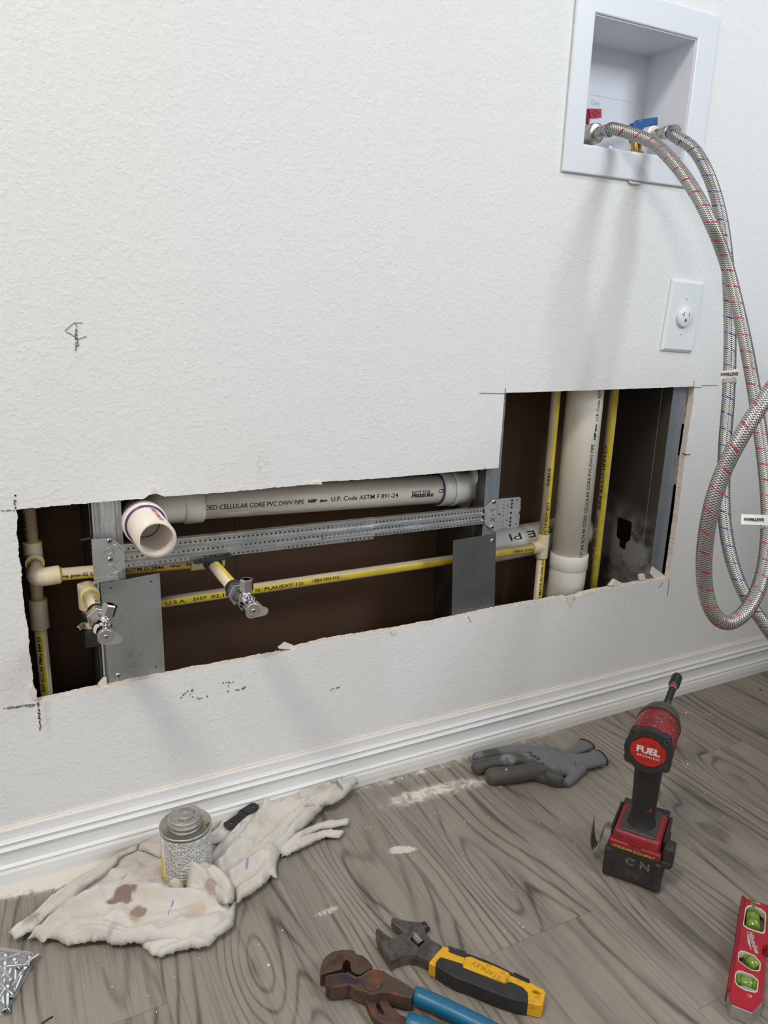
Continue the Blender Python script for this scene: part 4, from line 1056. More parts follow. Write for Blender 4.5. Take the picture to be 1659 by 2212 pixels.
red_pts = [(1402, 304, d0 - .02), (1450, 345, d0 - .05), (1497, 408, d0 - .075), (1535, 480, d0 - .09), (1566, 560, 1.10), (1590, 650, 1.10), (1611, 745, 1.09), (1630, 850, 1.08), (1646, 960, 1.06), (1657, 1060, 1.03), (1659, 1150, 1.00), (1648, 1240, .97), (1618, 1312, .94), (1575, 1345, .93), (1541, 1325, .92), (1523, 1268, .91), (1522, 1190, .89), (1536, 1100, .87), (1562, 1020, .86), (1600, 945, .85), (1650, 865, .85), (1720, 770, .86), V((.90, -.415, .790)), V((1.02, -.395, .83)), V((1.22, -.480, .845)), V((1.29, -.560, .845)), V((1.30, -.634, .845))]
e_h, CR = hose('braided_hose', startH, red_pts, 'silver braided hose with red dashes, looping over itself in front', hm, None, 0, 0)
blue_pts = [(1455, 292, d1_ - .012), (1496, 320, d1_ - .03), (1527, 370, d1_ - .045), (1551, 440, 1.16), (1566, 520, 1.15), (1574, 610, 1.15), (1577, 720, 1.15), (1574, 850, 1.14), (1566, 960, 1.13), (1563, 1060, 1.12), (1567, 1140, 1.11), (1582, 1215, 1.10), (1607, 1280, 1.09), (1642, 1335, 1.08), (1690, 1385, 1.08), V((1.03, -.385, .34)), V((1.12, -.39, .52)), V((1.20, -.395, .74)), V((1.33, -.49, .835)), V((1.37, -.56, .845)), V((1.375, -.634, .845))]
e_c, CBl = hose('braided_hose', startC, blue_pts, 'silver braided hose with blue dashes, hanging behind the looped one', cmat, None, 0, 0, kind=1)
def hose_tag(e, C, px, py, txt, flip, up2=None):
    # find the nearest centre point to that pixel
    best = None
    for i, p in enumerate(C[:-1]):
        d = p - CAM; z = depth_of(p); x = CX + FPX * (d.x * _h.x + d.y * _n.x - d.z * _v.x) / z; y = CY + FPX * (d.x * _h.y + d.y * _n.y - d.z * _v.y) / z
        q = (x - px) ** 2 + (y - py) ** 2
        if best is None or q < best[0]: best = (q, i)
    i = best[1]; c = C[i]; a = (C[i + 1] - C[i - 1]).normalized(); n0 = facing(c, a); u = n0.cross(a)
    mb = MB(); mb.lathe([(-.010, .0094), (-.010, .0098), (.008, .0099), (.008, .0094)], c, a, 24, capa=False, capb=False)
    if flip: mb.add([c + n0 * .0099 - a * .010 + u * .0, c + n0 * .0099 + a * .006, c + n0 * .011 + a * .006 - u * .032, c + n0 * .011 - a * .010 - u * .032], [(0, 1, 2, 3)])
    else: mb.add([c + n0 * .0101 - a * .012 + u * .014, c + n0 * .0101 + a * .001 + u * .012, c + n0 * .0103 + a * .003 - u * .013, c + n0 * .0103 - a * .009 - u * .011], [(0, 1, 2, 3)])
    t = mb.build('paper_tag', M['paper'], e, label='white maker tag')
    mb = MB(); flat_text(mb, txt, .0066, c + n0 * .0113 - u * (.017 if flip else 0) - a * (.002 if flip else .004), -u, a, .80, (0, 0, 0), bold=.0003); mb.build('tag_lettering', M['ink'], t, fixn=False)
hose_tag(e_c, CBl, 1574, 815, 'EASTMAN', False); hose_tag(e_h, CR, 1659, 1138, 'EASTMAN', True)

# ================================================================== ELECTRICAL OUTLET
oc = (W(1450, 601) + W(1516, 608) + W(1424, 759) + W(1493, 762)) / 4
e = empty('wall_outlet', (oc.x, 0, oc.z), 'white single electrical outlet with round face, right of the opening', 'electrical outlet')
rt = Matrix.Rotation(R(-3.0), 3, 'Y') if False else Matrix.Rotation(R(3.0), 3, 'Y')
ax, az = rt @ V((1, 0, 0)), rt @ V((0, 0, 1))
mb = MB(); w2, h2 = .0385, .0610; o_ = V((oc.x, 0, oc.z))
rings = [(0, 0, -.0003), (0, 0, -.0025), (.0045, .0045, -.0062)]
vs = []
for a_, b_, y in rings:
    for sx_, sz_ in ((-1, -1), (1, -1), (1, 1), (-1, 1)): vs.append(o_ + ax * (w2 - a_) * sx_ + az * (h2 - b_) * sz_ + V((0, y, 0)))
mb.add(vs, [(0, 1, 2, 3)] + [(4 * k + i, 4 * k + (i + 1) % 4, 4 * k + 4 + (i + 1) % 4, 4 * k + 4 + i) for k in (0, 1) for i in range(4)] + [(8, 9, 10, 11)])
mb.build('cover_plate', M['outlet'], e, bevel=.0006)
mb = MB(); mb.lathe([(0, .0178), (.0045, .0174), (.0056, .0160), (.0058, .0001)], o_ + V((0, -.0062, 0)) + az * -.001, (0, -1, 0), 40); rcp = mb.build('receptacle', M['outlet'], e)
mb = MB(); b0 = o_ + V((0, -.01205, 0))
def slot(x, z, w_, h_): 
    c = b0 + ax * x + az * z; mb.prism([(-w_ / 2, -h_ / 2), (w_ / 2, -h_ / 2), (w_ / 2, h_ / 2), (-w_ / 2, h_ / 2)], c, ax, az, (0, 1, 0), 0, .0001)
slot(-.0062, .0035, .0014, .0080); slot(-.0086, .0030, .0040, .0013); slot(.0062, .0035, .0014, .0070)
mb.prism([(-.0026, -.0090), (.0026, -.0090), (.0026, -.0062), (.0018, -.0042), (0, -.0036), (-.0018, -.0042), (-.0026, -.0062)], b0, ax, az, (0, 1, 0), 0, .0001)
mb.build('slots', M['grey'], rcp)
for s_ in (1, -1):
    mb = MB(); mb.lathe([(0, .0024), (.0007, .0021), (.0008, .0001)], o_ + az * (.0302 * s_) + V((0, -.0061, 0)), (0, -1, 0), 18); c = o_ + az * (.0302 * s_) + V((0, -.00705, 0))
    mb.prism([(-.0003, -.0021), (.0003, -.0021), (.0003, .0021), (-.0003, .0021)], c, ax, az, (0, 1, 0), 0, .0001, 1); mb.build('cover_screw', [M['outlet'], M['grey']], e)

# ================================================================== WASHING MACHINE added out of view to shade the lower right and end the hoses
def washer():
    x0, x1, y0, y1, zt = 1.20, 1.84, -1.32, -.640, .93
    e = empty('unseen_washing_machine', ((x0 + x1) / 2, (y0 + y1) / 2, 0), 'added unseen white top-loading washing machine, shades the lower right and ends the hoses', 'washing machine')
    en = simple('white_enamel', (.70, .70, .70), .3, 0, .03, 10)
    cx, cy = (x0 + x1) / 2, (y0 + y1) / 2
    MB().box((cx, cy, .475), (x1 - x0, y1 - y0, .89)).build('cabinet', en, e, bevel=.012)
    MB().box((cx, cy - .02, zt - .004), (x1 - x0 - .06, y1 - y0 - .16, .016)).build('lid', en, e, bevel=.004)
    MB().box((cx, y1 - .065, zt + .055), (x1 - x0 - .01, .11, .13)).build('control_panel', en, e, bevel=.02)
    for dx in (-.2, 0, .2): MB().cyl((cx + dx, y1 - .120, zt + .06), (cx + dx, y1 - .145, zt + .06), .022, n=32).build('knob', M['nickel'], e)
    for sx_ in (x0 + .05, x1 - .05):
        for sy_ in (y0 + .05, y1 - .05): MB().cyl((sx_, sy_, .0005), (sx_, sy_, .034), .018, n=20).build('foot', M['black'], e)
washer()

# ================================================================== RAG
def inpoly(x, y, P):
    c = False; j = len(P) - 1
    for i in range(len(P)):
        if (P[i][1] > y) != (P[j][1] > y) and x < (P[j][0] - P[i][0]) * (y - P[i][1]) / (P[j][1] - P[i][1]) + P[i][0]: c = not c
        j = i
    return c
def dseg(p, a, b):
    ax_, ay_ = b[0] - a[0], b[1] - a[1]; L = ax_ * ax_ + ay_ * ay_ or 1e-9
    t = max(0, min(1, ((p[0] - a[0]) * ax_ + (p[1] - a[1]) * ay_) / L)); return math.hypot(p[0] - a[0] - t * ax_, p[1] - a[1] - t * ay_)
def dpl(p, P, closed=False):
    n = len(P); return min(dseg(p, P[i], P[(i + 1) % n]) for i in range(n if closed else n - 1))
def m_rag():
    g = G('stained_cotton'); o = g.coord(); x, y, z = g.xyz(o)
    n = g.noise(o, 22, 5, .65); n2 = g.noise(o, 70, 4, .6)
    c = g.mix(g.step(n, .42, .68) * .60, (.60, .565, .52), (.50, .43, .36))
    def st(px, py, z_, rx, ry, an, lo, hi, colr, am, c, nn=n2):
        p = F(px, py, z_); return g.mix(g.step(g.gauss(x, y, p.x, p.y, rx, ry, an) * (nn * 1.7 + n * .8 - .33), lo, hi) * am, c, colr)
    c = st(262, 1945, .02, .022, .010, -.1, .35, .60, (.16, .10, .065), .85, c)
    c = st(300, 1970, .018, .012, .012, .2, .38, .62, (.20, .13, .08), .8, c)
    c = st(290, 1992, .015, .010, .012, 0, .4, .8, (.42, .28, .17), .6, c)
    c = st(420, 1970, .02, .022, .014, .2, .35, .9, (.45, .34, .24), .6, c)
    c = st(455, 1930, .03, .010, .012, .6, .42, .75, (.26, .17, .12), .6, c)
    c = st(725, 1715, .01, .007, .020, .3, .4, .7, (.15, .12, .10), .7, c)
    c = st(735, 1700, .01, .010, .008, .3, .42, .8, (.18, .15, .13), .7, c)
    c = st(70, 2000, .006, .02, .012, .5, .5, .9, (.22, .15, .10), .6, c)
    c = st(690, 1720, .01, .02, .012, .6, .45, .9, (.40, .31, .24), .5, c)
    c = st(590, 1800, .015, .03, .02, .6, .55, 1.1, (.50, .45, .30), .45, c)
    for px, py, z_, rx, ry, an, am in ((372, 1953, .022, .006, .002, .9, .9), (365, 1970, .02, .0012, .010, -.35, .9), (535, 1877, .014, .0022, .011, -.5, .8), (268, 1900, .006, .005, .004, 0, .6), (310, 1925, .008, .005, .004, 0, .6), (518, 1828, .014, .004, .003, 0, .5), (505, 1805, .012, .004, .003, .4, .6), (625, 1728, .01, .004, .010, .3, .5), (245, 2020, .012, .012, .006, .8, .35), (478, 1868, .01, .012, .008, .7, .3), (520, 1790, .01, .006, .01, .5, .35), (330, 1905, .006, .006, .012, .5, .4)):
        c = st(px, py, z_, rx, ry, an, .42, .62, (.17, .12, .42), am * .8, c)
    for px, py, z_, r_ in ((500, 1915, .03, .0030), (637, 1762, .012, .0028), (397, 2028, .01, .0018)):
        c = st(px, py, z_, r_, r_, 0, .5, .6, (.65, .45, .05), .9, c)
    g.set(color=c, rough=.9, sheen=.15)
    g.bump(g.noise(o, 260, 4, .7) * .5 + n2 * .8, .45, .0012); return g.m
M['rag'] = m_rag()
rag_mb = MB()
def patch(px, z0, dome, ridges=(), edge=.012, zt=None, wr=.0016, seed=0, step=.0027, wscale=55, curl=0):
    """a piece of the crumpled cloth: outline measured on the floor, folds as ridge lines (pixels, height, width)"""
    P = [F(a, b, z0 + .001) for a, b in px]; rnd = random.Random(seed)
    poly = []
    for i in range(len(P)):
        a, b = P[i], P[(i + 1) % len(P)]; k = max(1, int((b - a).length / step))
        for j in range(k): 
            q = a.lerp(b, j / k); jt = .0008 * (noise.noise(V((q.x * 160, q.y * 160, seed))) * 1.6 if j else 0); poly.append((q.x + jt, q.y + jt))
    RG = [([F(a, b, z0 + .01)[:2] for a, b in L], h_, w_) for L, h_, w_ in ridges]
    _c = sum(P, V((0, 0, 0))) / len(P); sxx = sum((q.x - _c.x) ** 2 for q in P); syy = sum((q.y - _c.y) ** 2 for q in P); sxy = sum((q.x - _c.x) * (q.y - _c.y) for q in P); th_ = .5 * math.atan2(2 * sxy, sxx - syy); pdx, pdy = math.cos(th_), math.sin(th_)
    xs = [p[0] for p in poly]; ys = [p[1] for p in poly]; pts = [V(p) for p in poly]; nb = len(pts)
    x = min(xs)
    i = 0
    while x < max(xs):
        y = min(ys) + (step / 2 if i % 2 else 0)
        while y < max(ys):
            if inpoly(x, y, poly) and dpl((x, y), poly[::2], True) > step * .7: pts.append(V((x, y)))
            y += step
        x += step * .87; i += 1
    edges = [(k, (k + 1) % nb) for k in range(nb)]
    vo, _, fo, *_r = geometry.delaunay_2d_cdt(pts, edges, [], 1, 1e-6)
    vs = []
    for p in vo:
        d = dpl((p.x, p.y), poly[::2], True) if not False else 0
        s_ = min(1, d / edge); prof = math.sqrt(max(0, 1 - (1 - s_) ** 2))
        kf = 1.0 if seed == 1 else 1.35
        z = z0 + dome * prof * kf
        for L, h_, w_ in RG:
            q = dpl((p.x, p.y), L); z += h_ * (1.0 if seed == 1 else 1.5) * math.exp(-(q / (w_ * .8)) ** 2) * (min(1, d / (edge * .5)) * .8 + .2)
        nz = noise.noise(V((p.x * wscale, p.y * wscale * .6, seed))); nz2 = 1 - abs(noise.noise(V((p.x * 32 + p.y * 20, p.y * 30 - p.x * 14, seed + 4)))) * 2
        z += wr * (nz * .6 + nz2 * .5) * (prof * .7 + .3) + wr * .5 + curl * max(0, 1 - d / .006)
        sl, tl = p.x * pdx + p.y * pdy, p.y * pdx - p.x * pdy
        wob = noise.noise(V((sl * 20, tl * 20, seed))) * .5
        cr = noise.noise(V((sl * 11, tl * 46 + wob, seed * 1.7))); cr2 = noise.noise(V((sl * 34 + wob, tl * 90, seed + 9)))
        z += (wr * 2.6 * max(0, 1 - abs(cr) * 4.5) ** 1.6 + wr * .8 * max(0, 1 - abs(cr2) * 4) ** 1.5) * (prof * .8 + .2)
        vs.append((p.x, min(p.y, -.0175), max(z, .0012)))
    rag_mb.add(vs, fo, 0, True)
# back sheet under everything
patch([(100, 1972), (150, 1930), (200, 1893), (250, 1862), (300, 1838), (345, 1835), (460, 1822), (560, 1790), (640, 1740), (600, 1840), (520, 1930), (400, 1990), (250, 1990), (140, 1990)], .002, .001, [([(225, 1950), (262, 1905), (300, 1866)], .006, .006), ([(300, 1935), (345, 1890)], .004, .006), ([(196, 1950), (240, 1898)], .004, .005)], wr=.002, seed=1, edge=.01)
# long folded-over back-left strip
patch([(15, 2018), (25, 2026), (30, 2036), (50, 2028), (60, 2022), (78, 2018), (84, 2008), (110, 1985), (140, 1973), (158, 1957), (168, 1942), (190, 1920), (215, 1905), (238, 1885), (255, 1868), (259, 1856), (275, 1849), (298, 1843), (301, 1834), (296, 1826), (240, 1856), (215, 1873), (175, 1895), (130, 1925), (100, 1950), (68, 1983)], .005, .005, [([(60, 2000), (160, 1925), (250, 1865)], .0035, .008)], edge=.008, wr=.0018, seed=2, curl=.001)
# piece behind the can, leaning on the baseboard
patch([(296, 1840), (300, 1826), (315, 1818), (345, 1806), (372, 1800), (375, 1838), (345, 1856), (325, 1848), (306, 1842)], .008, .004, [([(310, 1830), (345, 1828)], .004, .008)], edge=.008, seed=3)
patch([(445, 1828), (455, 1800), (470, 1790), (480, 1772), (520, 1770), (540, 1785), (520, 1815), (490, 1822), (460, 1832)], .004, .003, [([(455, 1822), (500, 1808)], .004, .006)], edge=.007, seed=4)
# big front lobe
patch([(57, 2032), (80, 2015), (110, 1985), (150, 1960), (172, 1945), (200, 1934), (232, 1930), (262, 1932), (300, 1933), (345, 1938), (400, 1944), (455, 1948), (490, 1952), (505, 1975), (492, 2005), (470, 2030), (452, 2052), (425, 2060), (395, 2048), (350, 2043), (310, 2046), (290, 2046), (260, 2051), (240, 2050), (225, 2042), (190, 2043), (165, 2048), (140, 2050), (122, 2038), (104, 2036), (92, 2044), (80, 2035)], .004, .009,
      [([(150, 1975), (230, 1940), (340, 1944), (460, 1956)], .012, .010), ([(180, 2018), (260, 2030), (330, 2018)], .004, .008), ([(330, 2030), (400, 2005), (470, 1990)], .004, .010), ([(215, 1950), (235, 1975), (285, 2000)], .003, .006), ([(120, 2025), (160, 2000)], .003, .007)], edge=.013, wr=.0024, seed=5, curl=.0008)
# front tongue
patch([(302, 2040), (330, 2030), (380, 2020), (440, 2010), (480, 2010), (470, 2030), (430, 2052), (390, 2062), (360, 2070), (344, 2075), (325, 2065), (310, 2052)], .003, .006, [([(345, 2058), (400, 2040), (460, 2022)], .004, .008)], edge=.009, wr=.0015, seed=6)
# corner lower right of the knob
patch([(430, 2035), (480, 1990), (502, 1950), (512, 1935), (509, 1975), (505, 2005), (485, 2022), (455, 2035), (445, 2042), (428, 2040)], .006, .006, [([(450, 2028), (490, 1990)], .003, .006)], edge=.007, wr=.0015, seed=7)
# the standing knob in front of the can
patch([(400, 1945), (402, 1915), (405, 1888), (415, 1876), (430, 1874), (448, 1880), (465, 1893), (490, 1905), (508, 1925), (508, 1950), (495, 1965), (470, 1962), (440, 1955)], .016, .014, [([(415, 1885), (450, 1920), (478, 1958)], .007, .008), ([(460, 1895), (500, 1930)], .004, .006)], edge=.011, wr=.002, seed=8)
# right arm
patch([(448, 1880), (455, 1850), (470, 1830), (500, 1805), (520, 1783), (548, 1767), (565, 1750), (575, 1740), (600, 1736), (640, 1716), (690, 1690), (720, 1679), (755, 1676), (770, 1690), (772, 1698), (757, 1712), (730, 1738), (700, 1752), (670, 1785), (640, 1808), (610, 1845), (598, 1870), (600, 1902), (585, 1900), (570, 1920), (540, 1940), (510, 1958), (500, 1935), (470, 1900)], .004, .008,
      [([(470, 1885), (540, 1800), (575, 1752)], .008, .010), ([(500, 1900), (560, 1855), (600, 1845)], .008, .008), ([(575, 1752), (650, 1738), (700, 1735)], .005, .008), ([(540, 1830), (562, 1790)], .005, .006), ([(640, 1790), (700, 1745), (745, 1705)], .005, .009), ([(520, 1935), (590, 1898)], .004, .006), ([(690, 1700), (700, 1725)], .004, .005)], edge=.012, wr=.0026, seed=9)
# two rolled tails on the right
patch([(600, 1840), (640, 1805), (665, 1792), (690, 1782), (720, 1778), (754, 1770), (757, 1776), (752, 1785), (720, 1795), (690, 1798), (660, 1815), (620, 1850), (604, 1850)], .004, .006, [([(650, 1806), (700, 1790), (750, 1778)], .006, .005)], edge=.006, wr=.0012, seed=10)
patch([(604, 1852), (640, 1815), (690, 1800), (716, 1794), (728, 1800), (745, 1795), (742, 1806), (732, 1814), (700, 1815), (670, 1830), (640, 1845), (620, 1853)], .003, .006, [([(630, 1838), (680, 1815), (715, 1806)], .006, .006)], edge=.007, wr=.0012, seed=11)
# far right end, pushed up onto the foot of the baseboard
patch([(640, 1722), (690, 1694), (720, 1681), (755, 1677), (768, 1686), (774, 1694), (760, 1710), (738, 1730), (715, 1745), (690, 1748), (650, 1752)], .012, .007, [([(700, 1735), (735, 1690)], .005, .006), ([(660, 1740), (715, 1712), (760, 1695)], .004, .007)], edge=.007, wr=.002, seed=13)
# rim of the swirl beside the can
patch([(335, 1905), (345, 1925), (370, 1932), (400, 1940), (402, 1918), (380, 1908), (368, 1900), (350, 1925)], .004, .004, [([(350, 1930), (372, 1912), (400, 1905)], .010, .004), ([(365, 1940), (385, 1918), (402, 1914)], .008, .0035)], edge=.006, wr=.001, seed=12)
rag = rag_mb.build('cleaning_rag', M['rag'], fixn=False)
sm_ = rag.modifiers.new('smooth', 'SMOOTH'); sm_.factor = .5; sm_.iterations = 2
so = rag.modifiers.new('thick', 'SOLIDIFY'); so.thickness = .0012; so.offset = -1
tag(rag, 'crumpled white rag with brown and violet stains along the baseboard', 'rag')

# ================================================================== CAN
def can():
    zb = .007; r = .0338; H = .076
    c = F(399.5, 1759, zb + H + .0145); c.z = 0
    e = empty('solvent_can', (c.x, c.y, zb), 'small steel solvent can with screw lid standing on the rag', 'can')
    g = G('can_label'); u, v, _ = g.xyz(g.uv())     # u height 0..1, v around 0..1
    ang = (v * 1.0)
    rows = (u * 30).fract(); rowid = (u * 30).floor()
    words = g.noise(g.vec(v * 110, rowid * 7.3, 0), 1.0, 1, .4)
    ink = g.step(words, .40, .45) * g.step((rows - .5).abs(), .30, .22)
    blk = g.step(u, .17, .18) * g.step(v, .085, .087) * g.step(v, .60, .598)
    smudge = g.step(g.noise(g.vec(v * 22, u * 9, 3), 1.0, 4), .50, .75)
    c1 = g.mix(ink * blk * .88, (.80, .79, .76), (.05, .05, .07))
    yel = g.step(u, .125, .115) + g.step(v, .075, .07) * g.step(u, .50, .49)
    vt = g.step(g.noise(g.vec(v * 60, u * 60, 5), 1.0, 3), .5, .55) * g.step(v, .06, .058) * g.step(v, .015, .02)
    c1 = g.mix(vt * .7, c1, (.05, .05, .06))
    bl2 = g.step(g.noise(g.vec(v * 90, u * 14, 8), 1.0, 3), .50, .54) * g.step((u - .118).abs(), .028, .016)
    c1 = g.mix(yel.min(1.0), c1, (.72, .55, .02)); c1 = g.mix(bl2 * g.step(v, .08, .1), c1, (.04, .03, .03))
    c1 = g.mix(g.step(u, .05, .04), c1, (.52, .40, .38))
    c1 = g.mix(smudge * .45, c1, (.40, .37, .35))
    purp = g.step(g.noise(g.vec(v * 160, u * 40, 9), 1.0, 2), .66, .70)
    c1 = g.mix(purp * .8, c1, (.08, .07, .22))
    g.set(color=c1, rough=.42)
    a0 = math.atan2(-(c.y + 1) , -(c.x)) # towards camera
    def cyl_uv(z0, z1, r_, m, nm, n=64):
        mb = MB(); vs = []; fs = []; uv = []
        start = a0 - 1.55
        for k in range(2):
            for i in range(n + 1):
                t = start + 2 * PI * i / n; vs.append((c.x + r_ * math.cos(t), c.y + r_ * math.sin(t), (z0, z1)[k]))
        for i in range(n):
            fs.append((i, i + 1, n + 2 + i, n + 1 + i)); uv.append([(0, i / n), (0, (i + 1) / n), (1, (i + 1) / n), (1, i / n)])
        mb.add(vs, fs, 0, True, uv); return mb.build(nm, m, e, fixn=False)
    tin = m_galv('tin_plate', (.55, .54, .50), (.42, .41, .38), .30)
    mb = MB(); mb.lathe([(0, r - .003), (0, r + .0006), (.0028, r + .0008), (.0036, r - .0003), (H - .0036, r - .0003), (H - .0028, r + .0008), (H, r + .0008), (H, r - .0012), (H - .0025, r - .0022), (H - .0018, .0215), (H - .0018, .0001)], (c.x, c.y, zb), (0, 0, 1), 64, capa=True)
    body = mb.build('can_body', tin, e)
    cyl_uv(zb + .0042, zb + H - .0046, r + .00025, g.m, 'label')
    mb = MB(); p = [(0, .0215), (.0012, .0238), (.0022, .0215), (.004, .0212), (.0052, .0226), (.0066, .0212), (.0076, .0224), (.009, .0212)]
    mb.lathe(p, (c.x, c.y, zb + H - .002), (0, 0, 1), 48, capa=False, capb=False); mb.build('threaded_neck', tin, e)
    zl = zb + H + .005
    mb = MB(); mb.lathe([(0, .0215), (.0004, .0232), (.0012, .0234), (.0018, .0222), (.0075, .0222), (.009, .0216), (.0094, .0206), (.0090, .0196), (.0090, .0075), (.0098, .0068), (.0098, .0058), (.0090, .0050), (.0088, .0001)], (c.x, c.y, zl), (0, 0, 1), 64, capa=False)
    mb.lathe([(.0090, .0182), (.0095, .0180), (.0095, .0176), (.0090, .0174)], (c.x, c.y, zl), (0, 0, 1), 48, capa=False, capb=False)
    lid = mb.build('screw_lid', m_galv('lid_steel', (.52, .50, .46), (.40, .38, .35), .40), e)
    mb = MB(); txt = 'BRUSH IN CAN    '
    for k, ch in enumerate(txt):
        if ch == ' ': continue
        t = -2.35 + k * .36; ct = V((c.x + .0130 * math.cos(t), c.y + .0130 * math.sin(t), zl + .0093))
        flat_text(mb, ch, .0056, ct, V((-math.sin(t), math.cos(t), 0)), V((-math.cos(t), -math.sin(t), 0)), .9, (0, 0, 0))
    mb.build('embossed_lettering', simple('emboss_grey', (.20, .19, .17), .5, .7, .3, 200), lid, fixn=False)
    t = a0 + 1.15; mb = MB(); ct = V((c.x + .0282 * math.cos(t + .35), c.y + .0282 * math.sin(t + .35), zb + H - .00175)); 
    bl = [(.0045 * math.cos(q) * (1 + .3 * math.sin(3 * q)), .0030 * math.sin(q) * (1 + .2 * math.cos(2 * q))) for q in [2 * PI * i / 20 for i in range(20)]]
    mb.prism(bl, ct, (math.cos(t + 1.9), math.sin(t + 1.9), 0), (-math.sin(t + 1.9), math.cos(t + 1.9), 0), (0, 0, 1), 0, .0004); mb.build('orange_drip', simple('orange_rust', (.50, .24, .05), .5, 0, .3, 200), e)
can()

# ================================================================== BLACK CLIP ON THE RAG
def clip():
    a, b = F(490, 1787, .016), F(551, 1747, .020); d = (b - a).normalized(); s_ = V((-d.y, d.x, 0)).normalized(); L = (b - a).length; n = d.cross(s_)
    e = empty('pipe_clip', (a + b) / 2, 'black pipe clip lying on the rag against the baseboard', 'pipe clip', 'black plastic pipe clips')
    w2 = .0085
    def plate(x0, x1, z, rnd_, hole, nm):
        pl = []
        if rnd_ < 0:
            pl = [(x1, -w2), (x1, w2), (x0 + .003, w2), (x0, w2 - .003), (x0, -w2 + .003), (x0 + .003, -w2)]
        else:
            pl = [(x0, -w2), (x1 - .005, -w2), (x1 - .001, -w2 + .003), (x1, -w2 + .006), (x1, w2 - .006), (x1 - .001, w2 - .003), (x1 - .005, w2), (x0, w2)]
        mb = MB(); mb.prism(pl, a, d, s_, n, z, z + .0028, holes=[circ(hole, 0, .0026, 16)]); return mb.build(nm, M['black'], e, bevel=.0005)
    plate(-.002, L * .50, 0, -1, .008, 'lower_ear'); plate(L * .58, L + .004, .004, 1, L - .004, 'upper_ear')
    mb = MB(); mb.prism([(L * .44, 0), (L * .50, 0), (L * .60, .004), (L * .66, .004), (L * .66, .0068), (L * .58, .0068), (L * .48, .0028), (L * .44, .0028)], a - s_ * w2, d, n, s_, 0, 2 * w2); mb.build('step', M['black'], e, bevel=.0004)
    for k in range(3):
        mb = MB(); mb.box(a + d * (L * .22 + k * .004) + n * .0030, (.0012, .010, .0008), Matrix((d, s_, n)).transposed()); mb.build('rib', M['black'], e)
clip()

# ================================================================== GLOVE
def m_glove():
    g = G('grey_knit_nitrile'); o = g.coord(); x, y, z = g.xyz(o)
    n = g.noise(o, 70, 4, .6)
    L1, L2 = F(1185, 1690, .015), F(1125, 1620, .02)
    # nitrile-dipped fingers and palm edge: everything left of / in front of the seam
    dip = g.step((x - .772) + (y + .115) * -.55 * -1 + (n - .5) * .014, .004, -.004)
    ln = g.step(x * .5 - y * .85, .5, .52) * 0
    c = g.mix(dip, (.150, .150, .158), (.058, .055, .051))
    dusty = g.step(g.gauss(x, y, .735, -.085, .018, .020) * (n * 1.5 + .1), .40, 1.0) + g.step(g.gauss(x, y, .70, -.045, .02, .012) * (n * 1.5 + .1), .4, 1.0)
    c = g.mix(dusty.min(1.0) * .6, c, (.34, .33, .32))
    p = F(1100, 1668, .02)
    dusty = dusty * .45
    tips = g.step(g.gauss(x, y, .68, -.10, .03, .03) * (n + .4), .35, .7) * .5
    c = g.mix(tips, c, (.085, .075, .045))
    c = g.mix(g.step(g.gauss(x, y, F(1093, 1670, .022).x, F(1093, 1670, .022).y, .0025, .003) * (n + .6), .5, .6), c, (.45, .42, .08))
    g.set(color=c, rough=(.88 - dip * .28), sheen=.1)
    knit = ((x * 900 + y * 300).sin() * (y * 1100 - x * 200).sin())
    g.bump(knit * (1 - dip) * .25 + g.noise(o, 45, 4, .6) * 1.3, .35, .0018); return g.m
